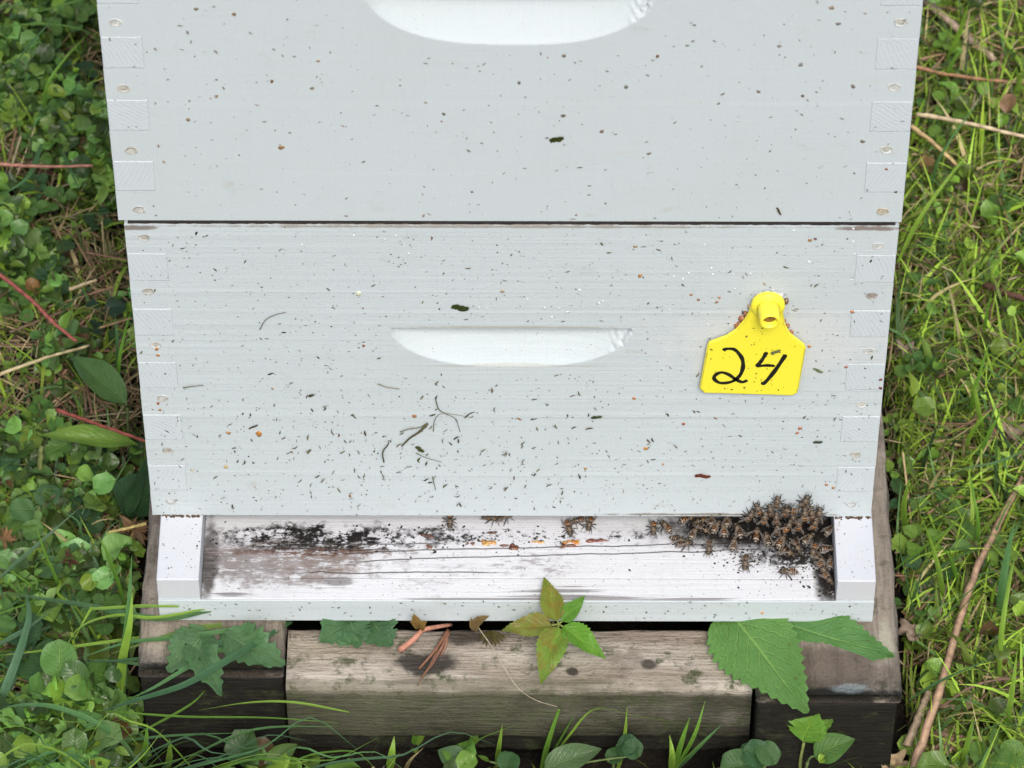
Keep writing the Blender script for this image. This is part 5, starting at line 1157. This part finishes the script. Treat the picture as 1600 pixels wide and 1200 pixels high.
# ------------------------------------------------------------------ masses: ground cover, grass, straw
def blocked(x, y, z=None):
    return (-.226 < x < .232) and (y > -.108)
def zone():
    """random place on the ground near the hive; density falls off outward"""
    k = GR.random()
    if k < .36: x, y = GR.uniform(-.40, -.222), GR.uniform(-.16, .62)
    elif k < .74: x, y = GR.uniform(.226, .40), GR.uniform(-.16, .62)
    elif k < .90: x, y = GR.uniform(-.40, .40), GR.uniform(-.20, -.106)
    else: x, y = GR.uniform(-1.0, 1.0), GR.uniform(-.6, 1.5)
    return x, y
def mass_mesh(name, mat, tmpl, inst, cols):
    """many transformed copies of one small template joined into one mesh (numpy)"""
    tv, tf, tu = tmpl; tv = np.array(tv, 'f'); tf = np.array(tf, 'i'); tu = np.array(tu, 'f'); n = len(inst)
    Rm = np.array([i[0] for i in inst], 'f'); T = np.array([i[1] for i in inst], 'f')
    V = np.einsum('nij,vj->nvi', Rm, tv)+T[:, None, :]
    F = (tf[None]+(np.arange(n)*len(tv))[:, None, None]).reshape(-1, tf.shape[1])
    me = bpy.data.meshes.new(name); nv, nf, k = n*len(tv), len(F), tf.shape[1]
    me.vertices.add(nv); me.vertices.foreach_set('co', V.ravel()); me.loops.add(nf*k); me.loops.foreach_set('vertex_index', F.ravel())
    me.polygons.add(nf); me.polygons.foreach_set('loop_start', np.arange(nf, dtype='i')*k); me.polygons.foreach_set('use_smooth', np.ones(nf, bool))
    a = me.attributes.new('Col', 'FLOAT_COLOR', 'POINT'); C4 = np.ones((nv, 4), 'f'); C4[:, :3] = np.repeat(np.array(cols, 'f'), len(tv), 0); a.data.foreach_set('color', C4.ravel())
    ul = me.uv_layers.new(name='UVMap'); ul.data.foreach_set('uv', np.tile(tu, (n, 1))[F.ravel()].ravel())
    me.materials.append(mat); me.update(); me.validate(); o = link(name, me); return tag(o, kind='stuff')
def rotm(yaw, pitch, roll, sx, sy, sz):
    m3 = Euler((roll, pitch, yaw), 'XYZ').to_matrix() @ Matrix.Diagonal((sx, sy, sz)); return [list(r_) for r_ in m3]
GR = random.Random(12)
from mathutils import noise as mn
def patch(x, y, f=9.0, o=0.0): return mn.noise(Vector((x*f+o, y*f-o, o)))*.5+.5
# round leaves of the ground cover, dense on the left
for (nm, tm, cnt, s0, s1) in (('ground_cover', leaf_geo('round', 5, 4, .22, .25, .18, wr=.95, seed=1), 7600, .004, .0135), ('weed_leaves', leaf_geo('heart', 5, 4, .2, .25, .15, wr=.9, seed=5), 3000, .006, .016), ('pointed_leaves', leaf_geo('ovate', 5, 2, .25, .3, .1, wr=.5, seed=8), 3000, .006, .018)):
    inst = []; cols = []
    while len(inst) < cnt:
        x, y = zone()
        if blocked(x, y): continue
        p_ = patch(x, y, 14, 3); left = x < 0
        if left and p_ < .49: continue
        if left and .06 < y < .26 and GR.random() < .62: continue     # thin patch of bare, straw-covered soil beside the lower box
        if not left and (GR.random() < .965): continue
        if not left and p_ < .45: continue
        if y < -.09 and abs(x) < .2 and GR.random() < (.6 if x < -.08 else .8): continue
        h = (.006+.038*GR.random()**1.2)*(.55+.9*p_)
        s = GR.uniform(s0, s1)*((1.55 if GR.random() < .35 else 1.15) if y < .06 else 1.0)
        if left and y < .06 and GR.random() < .35: continue
        if -.24 < x < .24 and GR.random() < .5 and y > -.1: h *= .5
        inst.append((rotm(GR.uniform(0, 6.28), GR.uniform(-.8, .6), GR.uniform(-.7, .7), s, s, s), (x, y, gh(x, y)+h)))
        base = (.14, .26, .06) if left else (.22, .37, .06); q = GR.choice([.3, .5, .8, 1.1, 1.5])*GR.uniform(.85, 1.15)
        if GR.random() < .12: base = (.16, .26, .035)
        if GR.random() < .04: base = (.20, .13, .06)
        cols.append((base[0]*q*GR.uniform(.85, 1.2), base[1]*q, base[2]*q*GR.uniform(.7, 1.4)))
    mass_mesh(nm, M['leaf'], tm, inst, cols)
# grass blades: template strip bent in an arc
def blade_tmpl(n, bend):
    vs = []; uv = []; fs = []
    for i in range(n+1):
        s = i/n; w = .5*(.6+.4*min(1, s*3))*(1-s**2.5)+.02; a = bend*s
        x = (1-math.cos(a))/bend if bend > .01 else 0; z = math.sin(a)/bend if bend > .01 else s
        vs += [(x, w, z), (x-.0, 0, z-.0), (x, -w, z)]; uv += [(s, 0), (s, .5), (s, 1)]
    for i in range(n): k = i*3; fs += [(k, k+3, k+4, k+1), (k+1, k+4, k+5, k+2)]
    return vs, fs, uv
for (nm, bend, cnt, kind_) in (('grass', .5, 6500, 'g'), ('grass', 1.5, 8500, 'g'), ('grass', 2.4, 5200, 'g'), ('moss', 1.0, 15000, 'm')):
    inst = []; cols = []; tm = blade_tmpl(6 if kind_ == 'g' else 3, bend)
    while len(inst) < cnt:
        x, y = zone(); left = x < 0 and y > -.11
        if blocked(x, y): continue
        if left and GR.random() < (.74 if kind_ == 'g' else .93): continue
        if kind_ == 'm' and patch(x, y, 16, 7) < .48: continue
        L = GR.uniform(.014, .060) if kind_ == 'g' else GR.uniform(.004, .011); w = GR.uniform(.0007, .0019) if kind_ == 'g' else GR.uniform(.0004, .0009)
        if kind_ == 'g' and GR.random() < .2: w *= 1.7; L *= 1.15
        yaw = GR.uniform(0, 6.28); dx, dy = math.cos(yaw)*L*.7, math.sin(yaw)*L*.7
        if blocked(x+dx, y+dy) and kind_ == 'g': yaw += math.pi
        if -.108-L*.75 < y < -.10 and abs(x) < .23 and math.sin(yaw) > 0: yaw = -yaw
        lean = GR.uniform(-.1, .9)
        inst.append((rotm(yaw, lean, GR.uniform(-.2, .2), L, w, L), (x, y, gh(x, y)-.001+(GR.uniform(0, .012) if kind_ == 'g' else GR.uniform(0, .006)))))
        q = GR.choice([.25, .55, .9, 1.2, 1.6])*GR.uniform(.85, 1.15); r_ = GR.random()
        if kind_ == 'm': base = (.12, .17, .025) if r_ < .8 else (.13, .10, .04)
        elif r_ < .60: base = (.34, .50, .065)
        elif r_ < .78: base = (.13, .25, .08)
        elif r_ < .87: base = (.36, .46, .07)
        else: base = (.50, .40, .22)
        if left: base = tuple(v*.8 for v in base)
        cols.append(tuple(v*q for v in base))
    mass_mesh(nm, M['blade'], tm, inst, cols)
for (bend, cnt) in ((.9, 420), (1.9, 320)):
    inst = []; cols = []; tm = blade_tmpl(9, bend)
    while len(inst) < cnt:
        if GR.random() < .6: x, y = GR.uniform(-.36, -.225), GR.uniform(-.16, .12)
        elif GR.random() < .5: x, y = GR.uniform(-.30, .30), GR.uniform(-.17, -.108)
        else: x, y = GR.uniform(.235, .36), GR.uniform(-.16, .5)
        L = GR.uniform(.035, .085) if x < 0 else GR.uniform(.03, .06); yaw = GR.uniform(0, 6.28)
        if blocked(x+math.cos(yaw)*L, y+math.sin(yaw)*L) or blocked(x+math.cos(yaw)*L*.5, y+math.sin(yaw)*L*.5): continue
        if -.22 < x < .23 and L > .05: continue
        inst.append((rotm(yaw, GR.uniform(.1, 1.0), GR.uniform(-.3, .3), L, GR.uniform(.0010, .0030), L), (x, y, gh(x, y)-.001))); q = GR.uniform(.6, 1.35)
        cols.append(tuple(v*q for v in GR.choice([(.10, .21, .06), (.17, .30, .045), (.07, .16, .07), (.20, .34, .05)])))
    mass_mesh('grass', M['blade'], tm, inst, cols)
for (bend, cnt, w0, cc_) in ((2.2, 2600, .00055, (.42, .36, .22)), (1.2, 2600, .0008, (.36, .27, .15))):
    inst = []; cols = []; tm = blade_tmpl(7, bend)
    while len(inst) < cnt:
        x, y = zone()
        if blocked(x, y): continue
        if x > 0 and GR.random() < .6: continue
        L = GR.uniform(.015, .045); yaw = GR.uniform(0, 6.28)
        if blocked(x+math.cos(yaw)*L*.8, y+math.sin(yaw)*L*.8): yaw += math.pi
        inst.append((rotm(yaw, GR.uniform(0, 1.2), GR.uniform(-.8, .8), L, w0*GR.uniform(.6, 1.6), L), (x, y, gh(x, y)+GR.uniform(0, .016)))); q = GR.uniform(.5, 1.3); cols.append(tuple(v*q for v in cc_))
    mass_mesh('dry_grass', M['litter'], tm, inst, cols)
# long blades lying across the lower left corner and the foot of the stand
m = MB()
for i in range(345):
    left = i < 170; low_ = i >= 230
    if left: x, y, a = GR.uniform(-.32, -.215), GR.uniform(-.17, .05), GR.gauss(0, .6)+(math.pi if GR.random() < .5 else 0)
    else: x, y, a = GR.uniform(-.26, .22), GR.uniform(-.175, -.125), GR.gauss(1.2, .6)*GR.choice((-1, 1))+(math.pi if GR.random() < .4 else 0)
    if low_: x, y, a = GR.uniform(-.34, -.15), GR.uniform(-.165, -.112), GR.gauss(-.05, .16)+(math.pi if GR.random() < .25 else 0)
    L = GR.uniform(.05, .13) if left else GR.uniform(.07, .17) if low_ else GR.uniform(.02, .045); hgt = GR.uniform(.015, .06) if left else GR.uniform(.02, .085) if low_ else GR.uniform(.01, .03); P = []
    bad = False; hk = GR.random()
    for k in range(7):
        s = k/6; aa = a+GR.uniform(-.03, .03)+s*s*GR.uniform(-.2, .2); px_, py_ = x+math.cos(aa)*L*s, y+math.sin(aa)*L*s*.8
        pz = gh(px_, py_)+hgt*math.sin(s*(1.5+.5*hk))*1.1
        if blocked(px_, py_): bad = True
        P.append((px_, py_, pz))
    if bad: continue
    q = GR.uniform(.6, 1.3); ribbon(m, spline(P, 3), GR.uniform(.0012, .0042), tuple(v*q for v in GR.choice([gA, gB, gC, (.08, .19, .08), (.10, .20, .11)])), .3)
tag(obj('long_grass', m, M['blade']), kind='stuff')
# straw and dead stems lying about
def rod_tmpl():
    vs = []; fs = []; uv = []
    for i in range(5):
        s = i/4
        for k in range(4):
            q = math.pi/2*k+.78; vs.append((s-.5, math.cos(q)*.5+.0, math.sin(q)*.5)); uv.append((s, k/4))
    for i in range(4):
        for k in range(4): fs.append((i*4+k, i*4+(k+1) % 4, (i+1)*4+(k+1) % 4, (i+1)*4+k))
    return vs, fs, uv
inst = []; cols = []
while len(inst) < 5200:
    x, y = zone(); left = x < 0
    if blocked(x, y): continue
    if left and not (.04 < y < .30) and GR.random() < .55: continue
    L = GR.uniform(.010, .050); w = GR.choice([.0006, .0008, .0011, .0016, .0022]); yaw = GR.uniform(0, 6.28)
    for sg in (-.5, .5):
        if blocked(x+math.cos(yaw)*L*sg, y+math.sin(yaw)*L*sg): L *= .35
    inst.append((rotm(yaw, GR.gauss(0, .22), 0, L, w, w*.6), (x, y, gh(x, y)+GR.uniform(.001, .026))))
    q = GR.uniform(.55, 1.3); b_ = GR.choice([(.40, .30, .17), (.34, .22, .13), (.22, .15, .09), (.46, .38, .24), (.16, .10, .06), (.30, .17, .11)])
    cols.append(tuple(v*q for v in b_))
mass_mesh('straw', M['litter'], rod_tmpl(), inst, cols)
inst = []; cols = []
while len(inst) < 2600:     # dead leaf crumbs and bark bits on the soil
    x, y = zone()
    if blocked(x, y): continue
    s = GR.uniform(.003, .011); inst.append((rotm(GR.uniform(0, 6.28), GR.uniform(-.5, .5), GR.uniform(-.6, .6), s, s*GR.uniform(.5, 1), s), (x, y, gh(x, y)+GR.uniform(.0, .008))))
    b_ = GR.choice([(.16, .11, .07), (.09, .06, .04), (.24, .17, .11), (.05, .04, .03)]); q = GR.uniform(.6, 1.2); cols.append(tuple(v*q for v in b_))
mass_mesh('leaf_litter', M['litter'], leaf_geo('ovate', 4, 2, .4, .3, .4, wr=.7, seed=3), inst, cols)
# stems that carry the low leaves
inst = []; cols = []
while len(inst) < 4200:
    x, y = zone()
    if blocked(x, y) or (x > 0 and GR.random() < .6): continue
    L = GR.uniform(.012, .035); inst.append((rotm(GR.uniform(0, 6.28), GR.uniform(.1, 1.4), 0, L, .0007, .0007), (x, y, gh(x, y)+L*.35)))
    q = GR.uniform(.7, 1.2); b_ = GR.choice([(.10, .14, .05), (.14, .17, .06), (.16, .10, .06)]); cols.append(tuple(v*q for v in b_))
mass_mesh('weed_stems', M['litter'], rod_tmpl(), inst, cols)
